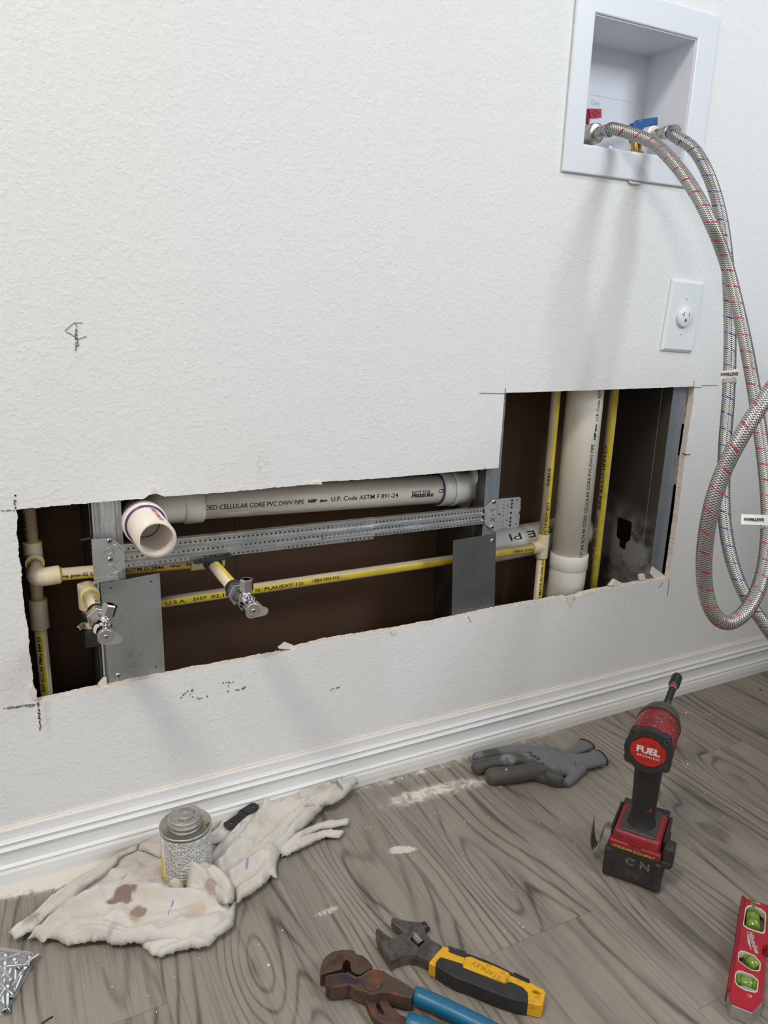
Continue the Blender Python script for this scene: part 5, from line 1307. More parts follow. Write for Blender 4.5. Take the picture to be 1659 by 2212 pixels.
def glove():
    gm = m_glove()
    def cap(mb, a, b, ra, rb, n=14, fl=.85):
        a, b = V(a), V(b); ax = (b - a); L = ax.length; prof = []
        for i in range(7): t = -PI / 2 + PI / 2 * i / 6; prof.append((ra * math.sin(t), max(ra * math.cos(t), .0001)))
        for i in range(7): t = PI / 2 * i / 6; prof.append((L + rb * math.sin(t), max(rb * math.cos(t), .0001)))
        mb.lathe(prof, a, ax, n)
    mb = MB()
    def chain(P, rs):
        P = [F(*p) for p in P]
        for i in range(len(P) - 1): cap(mb, P[i], P[i + 1], rs[i], rs[i + 1])
        return P
    f1 = chain([(1032, 1637, .012), (1078, 1627, .016), (1132, 1622, .018), (1175, 1630, .018)], [.0100, .0110, .0110, .011])
    f2 = chain([(1031, 1657, .0135), (1072, 1648, .018), (1120, 1641, .022), (1175, 1643, .021)], [.0115, .0115, .0112, .012])
    f3 = chain([(1064, 1677, .0138), (1105, 1673, .017), (1150, 1665, .019), (1195, 1662, .016)], [.0138, .0135, .0130, .0135])
    chain([(1135, 1628, .017), (1180, 1624, .016), (1225, 1637, .012)], [.010, .012, .010])
    chain([(1150, 1640, .020), (1195, 1640, .020), (1235, 1650, .014)], [.014, .015, .012])
    chain([(1150, 1658, .017), (1200, 1660, .014), (1235, 1665, .012)], [.014, .013, .011])
    chain([(1160, 1672, .012), (1200, 1690, .008), (1225, 1690, .008), (1255, 1662, .011)], [.011, .0075, .0075, .010])
    chain([(1225, 1645, .014), (1262, 1645, .014), (1286, 1640, .014)], [.014, .0135, .013])
    chain([(1225, 1632, .010), (1250, 1618, .008)], [.008, .006])
    body = mb.build('glove_body_tmp', gm, fixn=True)
    rm = body.modifiers.new('r', 'REMESH'); rm.mode = 'VOXEL'; rm.voxel_size = .0014; rm.use_smooth_shade = True
    s_ = body.modifiers.new('s', 'SMOOTH'); s_.factor = .5; s_.iterations = 3
    dg = bpy.context.evaluated_depsgraph_get(); dg.update()
    me = bpy.data.meshes.new_from_object(body.evaluated_get(dg)); bpy.data.objects.remove(body)
    # wrinkles and keep it on the floor
    for v in me.vertices:
        q = noise.noise(v.co * 60) * .0012 + noise.noise(V((v.co.x * 140, v.co.y * 60, v.co.z * 60))) * .0006
        v.co += v.normal * q; v.co.z = max(v.co.z, .0006)
    e = empty('work_glove', (.79, -.11, 0), 'grey work glove with darker dipped fingers lying by the baseboard', 'glove')
    for p in me.polygons: p.use_smooth = True
    o = bpy.data.objects.new('hand', me); col.objects.link(o); o.parent = e; o.location = -V(e.location)
    me.materials.clear(); me.materials.append(gm)
    # thumb, curled under
    mb = MB(); a, b = F(1190, 1677, .019), F(1204, 1683, .016); cap(mb, a, b, .0110, .0108, 20); mb.build('thumb_tip', gm, e, label='thumb curled back, dusty dark tip')
    # cuffs: two flattened open sleeves
    def cuff(P, wv, th, nm, seed):
        """P: centre line, wv half widths, th half thickness"""
        P = [F(*p) for p in P]; N = len(P); n = 28; mb = MB(); vs = []
        C = catmull(P, 6); K = len(C)
        for i, c in enumerate(C):
            t = (C[min(i + 1, K - 1)] - C[max(i - 1, 0)]).normalized(); s2 = V((-t.y, t.x, 0)).normalized(); u = t.cross(s2)
            f = i / (K - 1) * (len(wv) - 1); k = min(int(f), len(wv) - 2); q = f - k
            w_ = wv[k] * (1 - q) + wv[k + 1] * q; h_ = th[k] * (1 - q) + th[k + 1] * q
            for j in range(n):
                a = 2 * PI * j / n; vs.append(c + s2 * (w_ * math.cos(a)) + V((0, 0, 1)) * (h_ * math.sin(a)))
        for v in vs: v.z = max(v.z, .001)
        fs = [(i * n + j, i * n + (j + 1) % n, (i + 1) * n + (j + 1) % n, (i + 1) * n + j) for i in range(K - 1) for j in range(n)]
        mb.add(vs, fs, 0, True); o = mb.build(nm, gm, e, fixn=True); s_ = o.modifiers.new('s', 'SOLIDIFY'); s_.thickness = .0012
        rb = MB(); loop = vs[-n:] + [vs[-n]]; rb.tube(loop, .0018, 8, closed_ends=False); rr_ = rb.build('black_hem', M['black'], o)
        return o
    cuff([(1235, 1650, .014), (1262, 1645, .014), (1300, 1637, .014)], [.016, .0165, .0165], [.013, .012, .0095], 'cuff', 1)
    cuff([(1225, 1632, .010), (1245, 1620, .010), (1268, 1606, .009)], [.009, .011, .015], [.007, .006, .005], 'cuff', 2)
    mb = MB(); c = F(1152, 1630, .0385); 
    for s_, p, sz in (('FIRM', (1156, 1628), .009), ('G', (1173, 1640), .008), ('SM', (1145, 1619), .007)):
        c = F(*p, .0385)
        hit = o.ray_cast(c - V(e.location) + V((0, 0, .05)) + V(e.location) - V((0, 0, 0)), V((0, 0, -1)))
        vs, fs = text2d(s_, sz, 1.0, .0002, 1, 'CENTER'); d = V((.55, -.83, 0)).normalized(); u = V((.83, .55, 0)); out = []
        for x, y in vs:
            q = c + d * x + u * y; h_ = o.ray_cast(V((q.x, q.y, .2)), V((0, 0, -1))); out.append(V((q.x, q.y, (h_[1].z if h_[0] else .03) + .0004)))
        mb.add(out, fs, 0)
    mb.build('printed_lettering', M['ink'], e, fixn=False)
glove()

# ================================================================== IMPACT DRIVER
def driver():
    ang = R(34.0); u = V((math.cos(ang), math.sin(ang), 0)); w_ = V((math.sin(ang), -math.cos(ang), 0)); z = V((0, 0, 1))   # u forward, w_ right
    O = V((.768, -.352, 0))
    e = empty('impact_driver', O, 'red and black cordless impact driver standing on its battery', 'power tool')
    dred = simple('worn_red_plastic', (.27, .014, .020), .45, 0, .30, 60, .1, c2=(.15, .018, .018)); dblk = simple('scuffed_black_rubber', (.020, .019, .018), .55, 0, .35, 60, .25, c2=(.045, .042, .038), blo=.5, bhi=.72)
    dgr = simple('dark_grey_housing', (.060, .060, .054), .5, 0, .3, 70, .2)
    bad = simple('badge_red', (.45, .02, .015), .35, 0, .15, 60); wht = simple('worn_white_print', (.72, .70, .68), .5, 0, .3, 300); yl = simple('worn_yellow_print', (.55, .38, .03), .5, 0, .4, 300)
    P = lambda a, b, c: O + u * a + w_ * b + z * c
    MR = Matrix((u, w_, z)).transposed()
    def rbox(nm, c, d, m, par, bv=.004, seg=4, tilt=0, label=None, taper=None):
        mb = MB(); x, y, q = [k / 2 for k in d]; tp = taper or (1, 1)
        vs = [P(c[0] + a * x * (tp[0] if g_ > 0 else 1), c[1] + b * y * (tp[1] if g_ > 0 else 1), c[2] + g_ * q) for a in (-1, 1) for b in (-1, 1) for g_ in (-1, 1)]
        mb.add(vs, [(0, 1, 3, 2), (4, 6, 7, 5), (0, 4, 5, 1), (2, 3, 7, 6), (0, 2, 6, 4), (1, 5, 7, 3)]); return mb.build(nm, m, par, bevel=bv, bseg=seg, smooth=False, label=label)
    # battery
    bt = rbox('battery', (-.002, 0, .0285), (.078, .076, .055), dblk, e, .007, label='black scuffed battery pack')
    for s_ in (-1, 1):
        rbox('corner_bumper', (-.038, .033 * s_, .026), (.010, .013, .046), dblk, bt, .004)
    for s_, b_ in (('C', -.004), ('N', .016)):
        mb = MB(); flat_text(mb, s_, .016, P(-.0418, b_, .037), w_, z, 1.1, (0, 0, 0), bold=.0006); mb.build('hand_painted_letter', simple('chalky_paint', (.30, .29, .27), .8, 0, .7, 260, blo=.35, bhi=.5), bt)
    # foot
    ft = rbox('foot_housing', (.0, 0, .0665), (.082, .068, .026), dred, e, .006, taper=(.93, .90))
    rbox('foot_skirt', (-.037, 0, .058), (.012, .070, .012), dred, ft, .003)
    mb = MB(); flat_text(mb, 'LITHIUM-ION XC5.0 IMPACT', .0052, P(-.0434, -.001, .0560), w_, z, .85, (0, 0, 0), bold=.0002); mb.build('yellow_print', yl, ft)
    mb = MB(); mb.box(P(-.0412, 0, .062), (.0030, .017, .010), MR); mb.build('centre_notch', simple('dark_red_notch', (.20, .005, .01), .5), ft, bevel=.001)
    pd = rbox('foot_top_pad', (-.004, 0, .0800), (.064, .047, .004), dgr, ft, .0018)
    for s_ in (-1, 1):
        rbox('side_rail', (.005, .0345 * s_, .066), (.060, .004, .018), dblk, ft, .0015); rbox('rear_shoulder', (.034, .022 * s_, .076), (.014, .020, .008), dblk, ft, .002)
    # handle: oval tapering tube, a little forward-leaning
    mb = MB(); n = 40; prof = [(.078, -.006, .0235, .0205), (.081, -.006, .0225, .0195), (.086, -.006, .0195, .0170), (.100, -.006, .0188, .0163), (.120, -.007, .0192, .0168), (.140, -.008, .0196, .0173), (.160, -.009, .0205, .0180), (.182, -.010, .0225, .0190), (.200, -.010, .0230, .0190)]
    vs = []; 
    for (h, ox, ra, rb) in prof:
        for i in range(n): t = 2 * PI * i / n; vs.append(P(ox + ra * math.cos(t), rb * math.sin(t), h))
    mb.add(vs, [(k * n + i, k * n + (i + 1) % n, (k + 1) * n + (i + 1) % n, (k + 1) * n + i) for k in range(len(prof) - 1) for i in range(n)] + [tuple(range(n))[::-1], tuple(range(len(vs) - n, len(vs)))], 0, True)
    hd = mb.build('handle', simple('black_grip', (.016, .015, .014), .60, 0, .3, 90, .3), e)
    t = 2.55
    mb = MB(); mb.lathe([(0, .0042), (.0012, .0038), (.0012, .0001)], P(-.006 + .0170 * math.cos(t) - .001, .0150 * math.sin(t) + .0005, .112), (u * math.cos(t) + w_ * math.sin(t)), 20); mb.build('red_spot', bad, hd)
    mb = MB(); mb.prism([(-.004, 0), (.004, 0), (.004, .012), (-.004, .012)], P(.014, 0, .150), w_, z, u, 0, .014); mb.build('trigger', dred, e, bevel=.002)
    # head
    hz_ = .2115; rh = .0295; x0 = -.043
    up = z
    mb = MB(); mb.lathe([(x0 + .012, rh - .001), (x0 + .016, rh + .0005), (x0 + .035, rh + .0008), (x0 + .060, rh), (x0 + .075, rh - .0005)], P(0, 0, hz_), u, 48); hs = mb.build('motor_housing', dred, e, label='scuffed red motor housing')
    mb = MB(); mb.lathe([(x0 + .074, rh + .0005), (x0 + .078, rh + .0006), (x0 + .100, rh - .004), (x0 + .112, rh - .010), (x0 + .120, .0125), (x0 + .126, .0110)], P(0, 0, hz_), u, 48); mb.build('gear_case', dgr, e)
    # rear cap: ring with four ears
    pts = []
    for i in range(72):
        t = 2 * PI * i / 72; r = rh + .0012
        for ta in (.80, PI - .80, PI + .62, 2 * PI - .62):
            dd = abs((t - ta + PI) % (2 * PI) - PI)
            if dd < .22: r += .0042 * math.cos(dd / .22 * PI / 2) ** .6
        pts.append((r * math.cos(t), r * math.sin(t)))
    inner = circ(0, 0, .0215, 40)
    mb = MB(); mb.prism(pts, P(0, 0, hz_), w_, z, u, x0, x0 + .013, holes=[inner]); cp_ = mb.build('rear_cap', dblk, e, bevel=.0016, bseg=3)
    for ta in (.80, PI - .80):
        c = P(x0 - .0004, (rh + .0012) * math.cos(ta), hz_ + (rh + .0012) * math.sin(ta)); m2 = MB(); ring(m2, c, -u, .0018, .0034, .0012, 16); m2.lathe([(0, .0018), (.0003, .0018)], c, -u, 16, 1); m2.build('cap_screw', [dgr, M['hole']], cp_)
    mb = MB(); bp = []
    for i in range(60):
        t = 2 * PI * i / 60; r = .0208 + (.0018 if abs(math.cos(t)) > .90 else 0) - (.0006 if abs(math.sin(t)) > .95 else 0); bp.append((r * math.cos(t), r * math.sin(t)))
    mb.prism(bp, P(0, 0, hz_), w_, z, u, x0 - .0012, x0 + .008); bd = mb.build('badge', bad, cp_, bevel=.0006, label='round red badge with white lettering')
    mb = MB(); flat_text(mb, 'FUEL', .0125, P(x0 - .0014, 0, hz_ + .002), w_, z, 1.15, (0, 0, 0), bold=.0005, spacing=.95); flat_text(mb, 'BRUSHLESS', .0042, P(x0 - .0014, .001, hz_ - .0065), w_, z, 1.0, (0, 0, 0), bold=.0001, spacing=1.45); mb.build('badge_lettering', wht, bd)
    for zz in (.0115, -.0125):
        mb = MB(); mb.box(P(x0 - .0013, 0, hz_ + zz), (.0004, .020, .0005), MR); mb.build('badge_line', simple('badge_dark', (.22, .01, .01), .5), bd)
    # vents on the right flank
    for k in range(3):
        t = .35 - k * .28; mb = MB(); c = P(x0 + .030 + k * .004, (rh + .0004) * math.cos(t), hz_ + (rh + .0004) * math.sin(t)); q = (w_ * math.cos(t) + z * math.sin(t)); tt = u.cross(q)
        mb.prism([(-.008, -.0015), (.008, -.0006), (.008, .0006), (-.006, .0015)], c, u, tt, q, 0, .0005); mb.build('vent_slot', M['hole'], hs)
    rnd = random.Random(9)
    mb = MB()
    for k in range(26):
        t = rnd.uniform(.5, 2.3); xx = x0 + rnd.uniform(.018, .06); c = P(xx, (rh + .0008) * math.cos(t), hz_ + (rh + .0008) * math.sin(t)); q = (w_ * math.cos(t) + z * math.sin(t)); tt = u.cross(q)
        rr_ = rnd.uniform(.0004, .0013); mb.prism([(rr_ * math.cos(a) * rnd.uniform(.5, 1.6), rr_ * math.sin(a) * rnd.uniform(.5, 1.3)) for a in [2 * PI * i / 7 for i in range(7)]], c, u, tt, q, 0, .0002)
    mb.build('paint_splashes', simple('dried_plaster', (.40, .30, .24), .9), hs)
    # collet and extension bit
    bx = x0 + .122
    # aim the bit at its measured direction
    mb = MB(); mb.lathe([(bx, .0085), (bx + .012, .0080), (bx + .014, .0062)], P(0, 0, hz_), u, 28); mb.build('collet', dblk, e)
    mb = MB(); mb.lathe([(bx + .010, .0048), (bx + .070, .0052), (bx + .076, .0050)], P(0, 0, hz_), u, 24); bh = mb.build('bit_holder', M['black'], e)
    mb = MB(); mb.lathe([(bx + .076, .0056), (bx + .088, .0056)], P(0, 0, hz_), u, 24); mb.build('red_collar', bad, bh)
    for xx in (.0765, .0875):
        mb = MB(); mb.lathe([(bx + xx, .0058), (bx + xx + .0009, .0058)], P(0, 0, hz_), u, 24); mb.build('collar_line', wht, bh)
    mb = MB(); mb.lathe([(bx + .088, .0068), (bx + .092, .0082), (bx + .120, .0082), (bx + .124, .0074), (bx + .124, .004), (bx + .118, .0038)], P(0, 0, hz_), u, 28, capb=False); mb.build('bit_sleeve', M['black'], bh)
    mb = MB(); mb.lathe([(bx + .116, .0030), (bx + .128, .0028), (bx + .131, .0008)], P(0, 0, hz_), u, 6, sm=False); mb.build('driver_bit', M['steel'], bh)
    # belt hook on the left, black bit clip on the right
    mb = MB(); hook = catmull([P(-.016, -.034, .066), P(-.018, -.045, .066), P(-.020, -.050, .060), P(-.020, -.052, .045), P(-.020, -.055, .030)], 6)
    hk = bpy.data.objects.new('belt_hook', None); hk.empty_display_size = .01
    col.objects.link(hk); hk.parent = e; hk.location = P(-.018, -.05, .06) - O
    hm_ = m_galv('dull_nickel_hook', (.34, .31, .26), (.20, .18, .15), .35)
    def strap(C, wid, t, nm, par, m):
        mb = MB(); vs = []; N = len(C)
        for i, c in enumerate(C):
            tg = (C[min(i + 1, N - 1)] - C[max(i - 1, 0)]).normalized(); s_ = u; nn = tg.cross(s_).normalized()
            wv = wid if not callable(wid) else wid(i / (N - 1))
            vs += [c - s_ * wv - nn * t, c + s_ * wv - nn * t, c + s_ * wv + nn * t, c - s_ * wv + nn * t]
        mb.add(vs, [(4 * i + k, 4 * i + (k + 1) % 4, 4 * i + 4 + (k + 1) % 4, 4 * i + 4 + k) for i in range(N - 1) for k in range(4)] + [(0, 1, 2, 3), tuple(range(len(vs) - 4, len(vs)))]); return mb.build(nm, m, par, bevel=.0004)
    strap(catmull([P(-.018, -.033, .066), P(-.018, -.045, .065), P(-.018, -.048, .056), P(-.018, -.050, .040)], 6), .007, .0008, 'bent_arm', hk, hm_)
    strap(catmull([P(-.016, -.050, .040), P(-.018, -.053, .028), P(-.018, -.058, .026), P(-.018, -.062, .040), P(-.018, -.063, .058), P(-.018, -.063, .072)], 8), lambda t_: .012 * math.sin(PI * min(.97, max(.14, t_ * .86 + .10))), .0009, 'spring_blade', hk, hm_)
    rbox('bit_clip', (-.030, .043, .062), (.022, .014, .030), dblk, e, .003)
    rbox('bit_clip_latch', (-.036, .041, .050), (.012, .013, .010), dblk, e, .002)
driver()

# ================================================================== ADJUSTABLE WRENCH
FX, FY, FZ = V((1, 0, 0)), V((0, 1, 0)), V((0, 0, 1))
def outl(px, z): return [F(a, b, z)[:2] for a, b in px]
def slabpx(nm, px, z0, z1, m, par, bv=.0012, holes=(), label=None, seg=3):
    pl = outl(px, z1); mb = MB(); mb.prism(pl, (0, 0, 0), FX, FY, FZ, z0, z1, holes=[outl(h, z1) for h in holes]); return mb.build(nm, m, par, bevel=bv, bseg=seg, label=label)
dst = simple('dark_forged_steel', (.21, .195, .18), .36, .85, .4, 60, .25, c2=(.12, .10, .085))
K = lambda P: [(660 + a / 3.072, 1950 + b / 3.072) for a, b in P]
wp = F(930, 2060)
e = empty('adjustable_wrench', (wp.x, wp.y, 0), 'adjustable wrench with yellow and black grip lying open on the floor', 'wrench')
slabpx('head', K([(467, 178), (476, 168), (500, 185), (575, 240), (640, 205), (700, 165), (760, 125), (785, 150), (800, 200), (830, 240), (900, 285), (912, 300), (830, 385), (800, 375), (740, 350), (690, 345), (640, 355), (600, 370), (572, 388), (548, 350), (510, 290), (480, 240)]), .0005, .016, dst, e, .0018, holes=[K([(690, 240), (735, 205), (793, 258), (750, 296)])])
jaw = slabpx('sliding_jaw', K([(568, 108), (575, 95), (600, 98), (680, 118), (760, 128), (735, 160), (690, 190), (655, 200), (620, 165), (580, 130)]), .002, .0145, dst, e, .0016)
kc = F(*K([(742, 250)])[0], .010); ka = (F(*K([(765, 282)])[0], .010) - F(*K([(715, 222)])[0], .010)).normalized()
mb = MB(); pr = []
for i in range(25): pr.append((-.0085 + i * .0007, .0062 + .0010 * math.sin(i * 1.25)))
mb.lathe(pr, kc, ka, 20); mb.build('knurl', dst, e)
kn_ = F(*K([(796, 165)])[0], .010); mb = MB(); mb.cyl(kn_ - V((.0, .004, 0)), kn_ + V((0, .006, 0)), .0045, n=16); mb.build('jaw_pin', M['black'], e)
gy = simple('grimy_yellow_grip', (.68, .36, .010), .45, 0, .3, 70, .1, c2=(.38, .20, .02), blo=.52, bhi=.75); gb = simple('grip_black_rubber', (.022, .022, .022), .6, 0, .3, 90, .3)
grip_px = K([(835, 375), (822, 390), (818, 400), (860, 418), (900, 440), (960, 480), (1040, 510), (1140, 550), (1240, 590), (1320, 620), (1400, 648), (1475, 662), (1540, 678), (1570, 683), (1585, 640), (1592, 590), (1580, 572), (1530, 550), (1495, 525), (1440, 500), (1380, 470), (1300, 425), (1200, 380), (1100, 345), (1020, 320), (950, 298), (915, 286), (880, 320)])
slabpx('grip', grip_px, .0008, .0190, gy, e, .004, holes=[K([(1502, 585), (1512, 572), (1540, 580), (1560, 595), (1550, 604), (1520, 600)])], label='yellow plastic grip', seg=4)
slabpx('rubber_inlay', K([(862, 415), (865, 395), (885, 365), (905, 358), (1040, 400), (1050, 425), (1140, 465), (1240, 505), (1320, 535), (1340, 522), (1370, 525), (1440, 555), (1475, 590), (1478, 660), (1400, 647), (1300, 615), (1200, 575), (1080, 525), (1000, 498), (930, 460)]), .0005, .0206, gb, e, .0025, label='black rubber inlay')
slabpx('rubber_inlay', K([(950, 300), (1000, 312), (1100, 345), (1200, 380), (1300, 425), (1380, 470), (1440, 498), (1493, 524), (1480, 530), (1380, 485), (1360, 480), (1350, 458), (1250, 412), (1100, 358), (1080, 360), (1060, 362), (985, 335), (952, 322)]), .003, .0202, gb, e, .0012, label='black rubber inlay')
mb = MB()
for k in range(12):
    for (a0, b0, a1, b1) in ((950, 296, 1070, 334), (1385, 472, 1490, 522)):
        p = F(*K([(a0 + (a1 - a0) * k / 12, b0 + (b1 - b0) * k / 12)])[0], .018); mb.box(p + V((0, 0, -.004)), (.0012, .0022, .011), Matrix.Rotation(-.5, 3, 'Z'))
mb.build('grip_teeth', gb, e)
slabpx('raised_panel', K([(1062, 358), (1100, 356), (1348, 460), (1350, 480), (1322, 530), (1045, 428), (1048, 400)]), .018, .0212, gy, e, .0010, label='yellow name panel')
ta, tb_ = F(*K([(1290, 500)])[0], .0214), F(*K([(1125, 400)])[0], .0214); dd = (tb_ - ta).normalized()
mb = MB(); flat_text(mb, 'STANLEY', .0088, (ta + tb_) / 2 + V((-.001, .001, 0)), dd, V((-dd.y, dd.x, 0)), 1.05, (0, 0, 0), bold=.0001); mb.build('embossed_lettering', simple('grip_shadow_yellow', (.42, .20, .01), .5, 0, .3, 200), e, fixn=False)

# ================================================================== SLIP-JOINT PLIERS
rust = G('rusty_steel'); o_ = rust.coord(); n_ = rust.noise(o_, 55, 5, .65); n2_ = rust.noise(o_, 160, 4)
rust.set(color=rust.mix(rust.step(n_, .50, .68), rust.mix(rust.step(n2_, .4, .6), (.10, .055, .035), (.07, .055, .05)), (.20, .065, .02)), metal=.35, rough=.55 + n2_ * .2); rust.bump(n2_, .35, .0008)
drk = simple('grimy_violet_steel', (.045, .030, .050), .45, .5, .4, 80, .3, c2=(.10, .055, .035))
jawm = simple('worn_jaw_steel', (.16, .125, .095), .40, .8, .4, 80, .25, c2=(.16, .07, .035))
pp = F(790, 2110)
e = empty('slip_joint_pliers', (pp.x, pp.y, 0), 'rusty tongue-and-groove pliers with blue dipped handles', 'pliers')
uj = slabpx('upper_jaw', K([(97, 478), (96, 440), (110, 395), (135, 355), (180, 325), (240, 312), (300, 312), (322, 320), (335, 340), (380, 350), (420, 385), (442, 415), (445, 432), (400, 450), (360, 475), (330, 468), (308, 455), (300, 425), (296, 390), (270, 375), (248, 402), (240, 440), (190, 455), (140, 468), (105, 478)]), .004, .020, jawm, e, .0016, label='curved serrated upper jaw')
mb = MB()
for k in range(11):
    a = (112 + k * 12.5, 462 - k * 5.5 + (k > 5) * -(k - 5) * 5); p = F(*K([a])[0], .014); mb.box(p, (.0012, .0045, .013), Matrix.Rotation(.2, 3, 'Z'))
mb.build('jaw_teeth', jawm, uj)
for k in range(3): 
    q = [K([(395 + k * 18 + i * 3, 395 + k * 12 + (i - 2) * 14)])[0] for i in range(5)]
lj = slabpx('lower_jaw', K([(133, 540), (132, 488), (150, 478), (200, 468), (250, 462), (300, 470), (340, 490), (370, 480), (410, 450), (450, 438), (520, 450), (560, 478), (640, 520), (735, 580), (715, 600), (702, 632), (650, 625), (560, 598), (500, 595), (450, 612), (400, 590), (355, 580), (330, 572), (290, 545), (230, 555), (170, 562), (140, 550)]), .006, .0235, rust.m, e, .0018, label='rusty jaw arm with pivot')
slabpx('jaw_face', K([(133, 538), (134, 490), (160, 482), (220, 470), (280, 470), (330, 500), (375, 500), (395, 530), (345, 560), (300, 545), (240, 540), (180, 552), (150, 556)]), .006, .0243, drk, lj, .002, label='blackened violet jaw face')
pc = F(*K([(445, 536)])[0], .0235); mb = MB(); mb.lathe([(0, .0105), (.0012, .0098), (.0018, .0075), (.0012, .0068), (.0014, .0001)], pc, FZ, 28); mb.build('pivot_bolt', rust.m, e)
slabpx('lower_arm', K([(350, 570), (400, 590), (450, 612), (500, 605), (520, 606), (545, 640), (580, 700), (640, 745), (690, 760), (655, 815), (560, 806), (490, 790), (455, 760), (430, 720), (400, 650), (370, 605)]), .001, .012, rust.m, e, .0018, holes=[K([(460, 645), (478, 638), (505, 690), (524, 735), (508, 740), (485, 725)])], label='rusty lower arm with slotted window')
blu = simple('blue_dipped_vinyl', (.004, .115, .22), .38, 0, .3, 45, .06, c2=(.02, .10, .16), blo=.55, bhi=.72)
def grip_tube(P, r, nm, fl=.8):
    C = catmull([F(*K([(a, b)])[0], z) for a, b, z in P], 10); mb = MB(); N = len(C)
    mb.tube(C, [r * (.90 if i < 2 else 1.0) for i in range(N)], 22); return mb.build(nm, blu, e)
grip_tube([(722, 608, .015), (850, 665, .014), (1000, 735, .014), (1160, 815, .013), (1330, 905, .013)], .0098, 'upper_handle_sleeve')
grip_tube([(672, 792, .012), (800, 835, .012), (950, 905, .012), (1100, 1000, .012)], .0100, 'lower_handle_sleeve')

# ================================================================== TORPEDO LEVEL
def level():
    Q = lambda P: [(1540 + a / 7.092, 1900 + b / 7.092) for a, b in P]
    zt_ = .0200
    lr = simple('level_red', (.42, .008, .022), .38, .15, .14, 60, .05); sil = simple('cast_aluminium', (.44, .43, .40), .45, .6, .2, 120); vm = simple('vial_rim_white', (.60, .60, .52), .35)
    g = G('green_vial'); o_ = g.coord(); g.set(color=(.17, .27, .025), rough=.12, coat=.5); vg = g.m
    c = F(*Q([(560, 1200)])[0], 0)
    e = empty('torpedo_level', (c.x, c.y, 0), 'red torpedo level with three green vials at the right edge', 'spirit level')
    w1 = Q([(500, 440), (545, 400), (600, 402), (740, 455), (800, 510), (812, 560), (795, 800), (765, 828), (640, 790), (520, 745), (465, 700), (470, 640)])
    w2_ = Q([(395, 1120), (430, 1092), (490, 1100), (640, 1165), (728, 1275), (722, 1385), (690, 1405), (590, 1390), (470, 1310), (395, 1250), (385, 1190)])
    w3 = Q([(345, 1440), (385, 1400), (440, 1402), (600, 1462), (690, 1540), (695, 1600), (675, 1720), (630, 1728), (480, 1690), (370, 1620), (335, 1560)])
    face = Q([(455, 235), (520, 290), (680, 335), (860, 395), (1010, 450), (985, 700), (950, 1000), (830, 1000), (838, 990), (765, 1005), (750, 1140), (815, 1210), (790, 1500), (755, 1860), (610, 2020), (290, 1890), (222, 1640), (330, 1000), (430, 330)])
    pl = outl(face, zt_); mb = MB(); mb.prism(pl, (0, 0, 0), FX, FY, FZ, .003, zt_, holes=[outl(h, zt_) for h in (w1, w2_, w3)]); mb.build('frame', lr, e, bevel=.0010, bseg=2, label='red metal frame')
    # raised edge rail on the left
    rail = Q([(450, 232), (500, 290), (470, 560), (405, 900), (350, 1200), (290, 1560), (275, 1700), (215, 1640), (330, 1000), (430, 300)])
    pl = outl(rail, zt_ + .002); mb = MB(); mb.prism(pl, (0, 0, 0), FX, FY, FZ, .002, zt_ + .0022); mb.build('edge_rail', simple('rail_red', (.26, .006, .014), .40, .15, .1, 60), e, bevel=.0008)
    cap = Q([(218, 1660), (290, 1895), (605, 2022), (752, 1885), (757, 1950), (705, 2030), (600, 2090), (540, 2080), (260, 1960), (178, 1810), (195, 1720)])
    cp2 = [F(a, b, .003)[:2] for a, b in cap]; fp2 = outl(Q([(222, 1640), (290, 1890), (610, 2020), (755, 1860), (700, 1500), (300, 1500)]), zt_)
    mb = MB(); pl = outl(Q([(226, 1655), (292, 1900), (608, 2030), (760, 1880), (740, 1700), (500, 1600), (260, 1600)]), zt_)
    mb.prism(pl, (0, 0, 0), FX, FY, FZ, .0003, zt_ - .0016); mb.build('end_cap', sil, e, bevel=.0012, label='bare cast end under the red face')
    for nm, wn, ctr in (('plumb', w1, None), ('angle', w2_, None), ('flat', w3, None)):
        P_ = outl(wn, zt_); cx = sum(p[0] for p in P_) / len(P_); cy = sum(p[1] for p in P_) / len(P_)
        rimo = [(cx + (p[0] - cx) * 1.03, cy + (p[1] - cy) * 1.03) for p in P_]; rimi = [(cx + (p[0] - cx) * .93, cy + (p[1] - cy) * .93) for p in P_]
        mb = MB(); mb.prism(rimo, (0, 0, 0), FX, FY, FZ, zt_ - .009, zt_ + .0004, holes=[rimi]); mb.build('window_rim', vm, e, bevel=.0003)
        mb = MB(); mb.prism([(cx + (p[0] - cx) * .97, cy + (p[1] - cy) * .97) for p in P_], (0, 0, 0), FX, FY, FZ, .004, .006); mb.build('window_floor', simple('window_grey_' + nm, (.20, .21, .12), .5), e)
    def vial(a, b, r, nm, bands):
        a, b = F(*Q([a])[0], zt_ - .008), F(*Q([b])[0], zt_ - .008); mb = MB(); mb.cyl(a, b, r, n=24); v = mb.build('vial', vg, e, label='green ' + nm + ' vial')
        for t in bands:
            p = a.lerp(b, t); d = (b - a).normalized(); mb = MB(); mb.lathe([(-.0004, r + .0002), (.0004, r + .0002)], p, d, 24, capa=False, capb=False); mb.build('vial_ring', simple('vial_line', (.03, .06, .01), .5), v)
    vial((600, 420), (620, 780), .0086, 'plumb', (.36, .43, .68, .76)); vial((480, 1110), (690, 1390), .0070, 'angled', (.45,)); vial((350, 1530), (690, 1660), .0075, 'horizontal', (.20, .74))
    wl = simple('level_white_print', (.50, .44, .42), .5, 0, .3, 300); 
    pa_, pb_ = F(*Q([(540, 830)])[0], zt_ + .0002), F(*Q([(640, 1105)])[0], zt_ + .0002)
    mb = MB()
    def strip(P): mb.prism(outl(Q(P), zt_), (0, 0, 0), FX, FY, FZ, zt_ + .00005, zt_ + .0002)
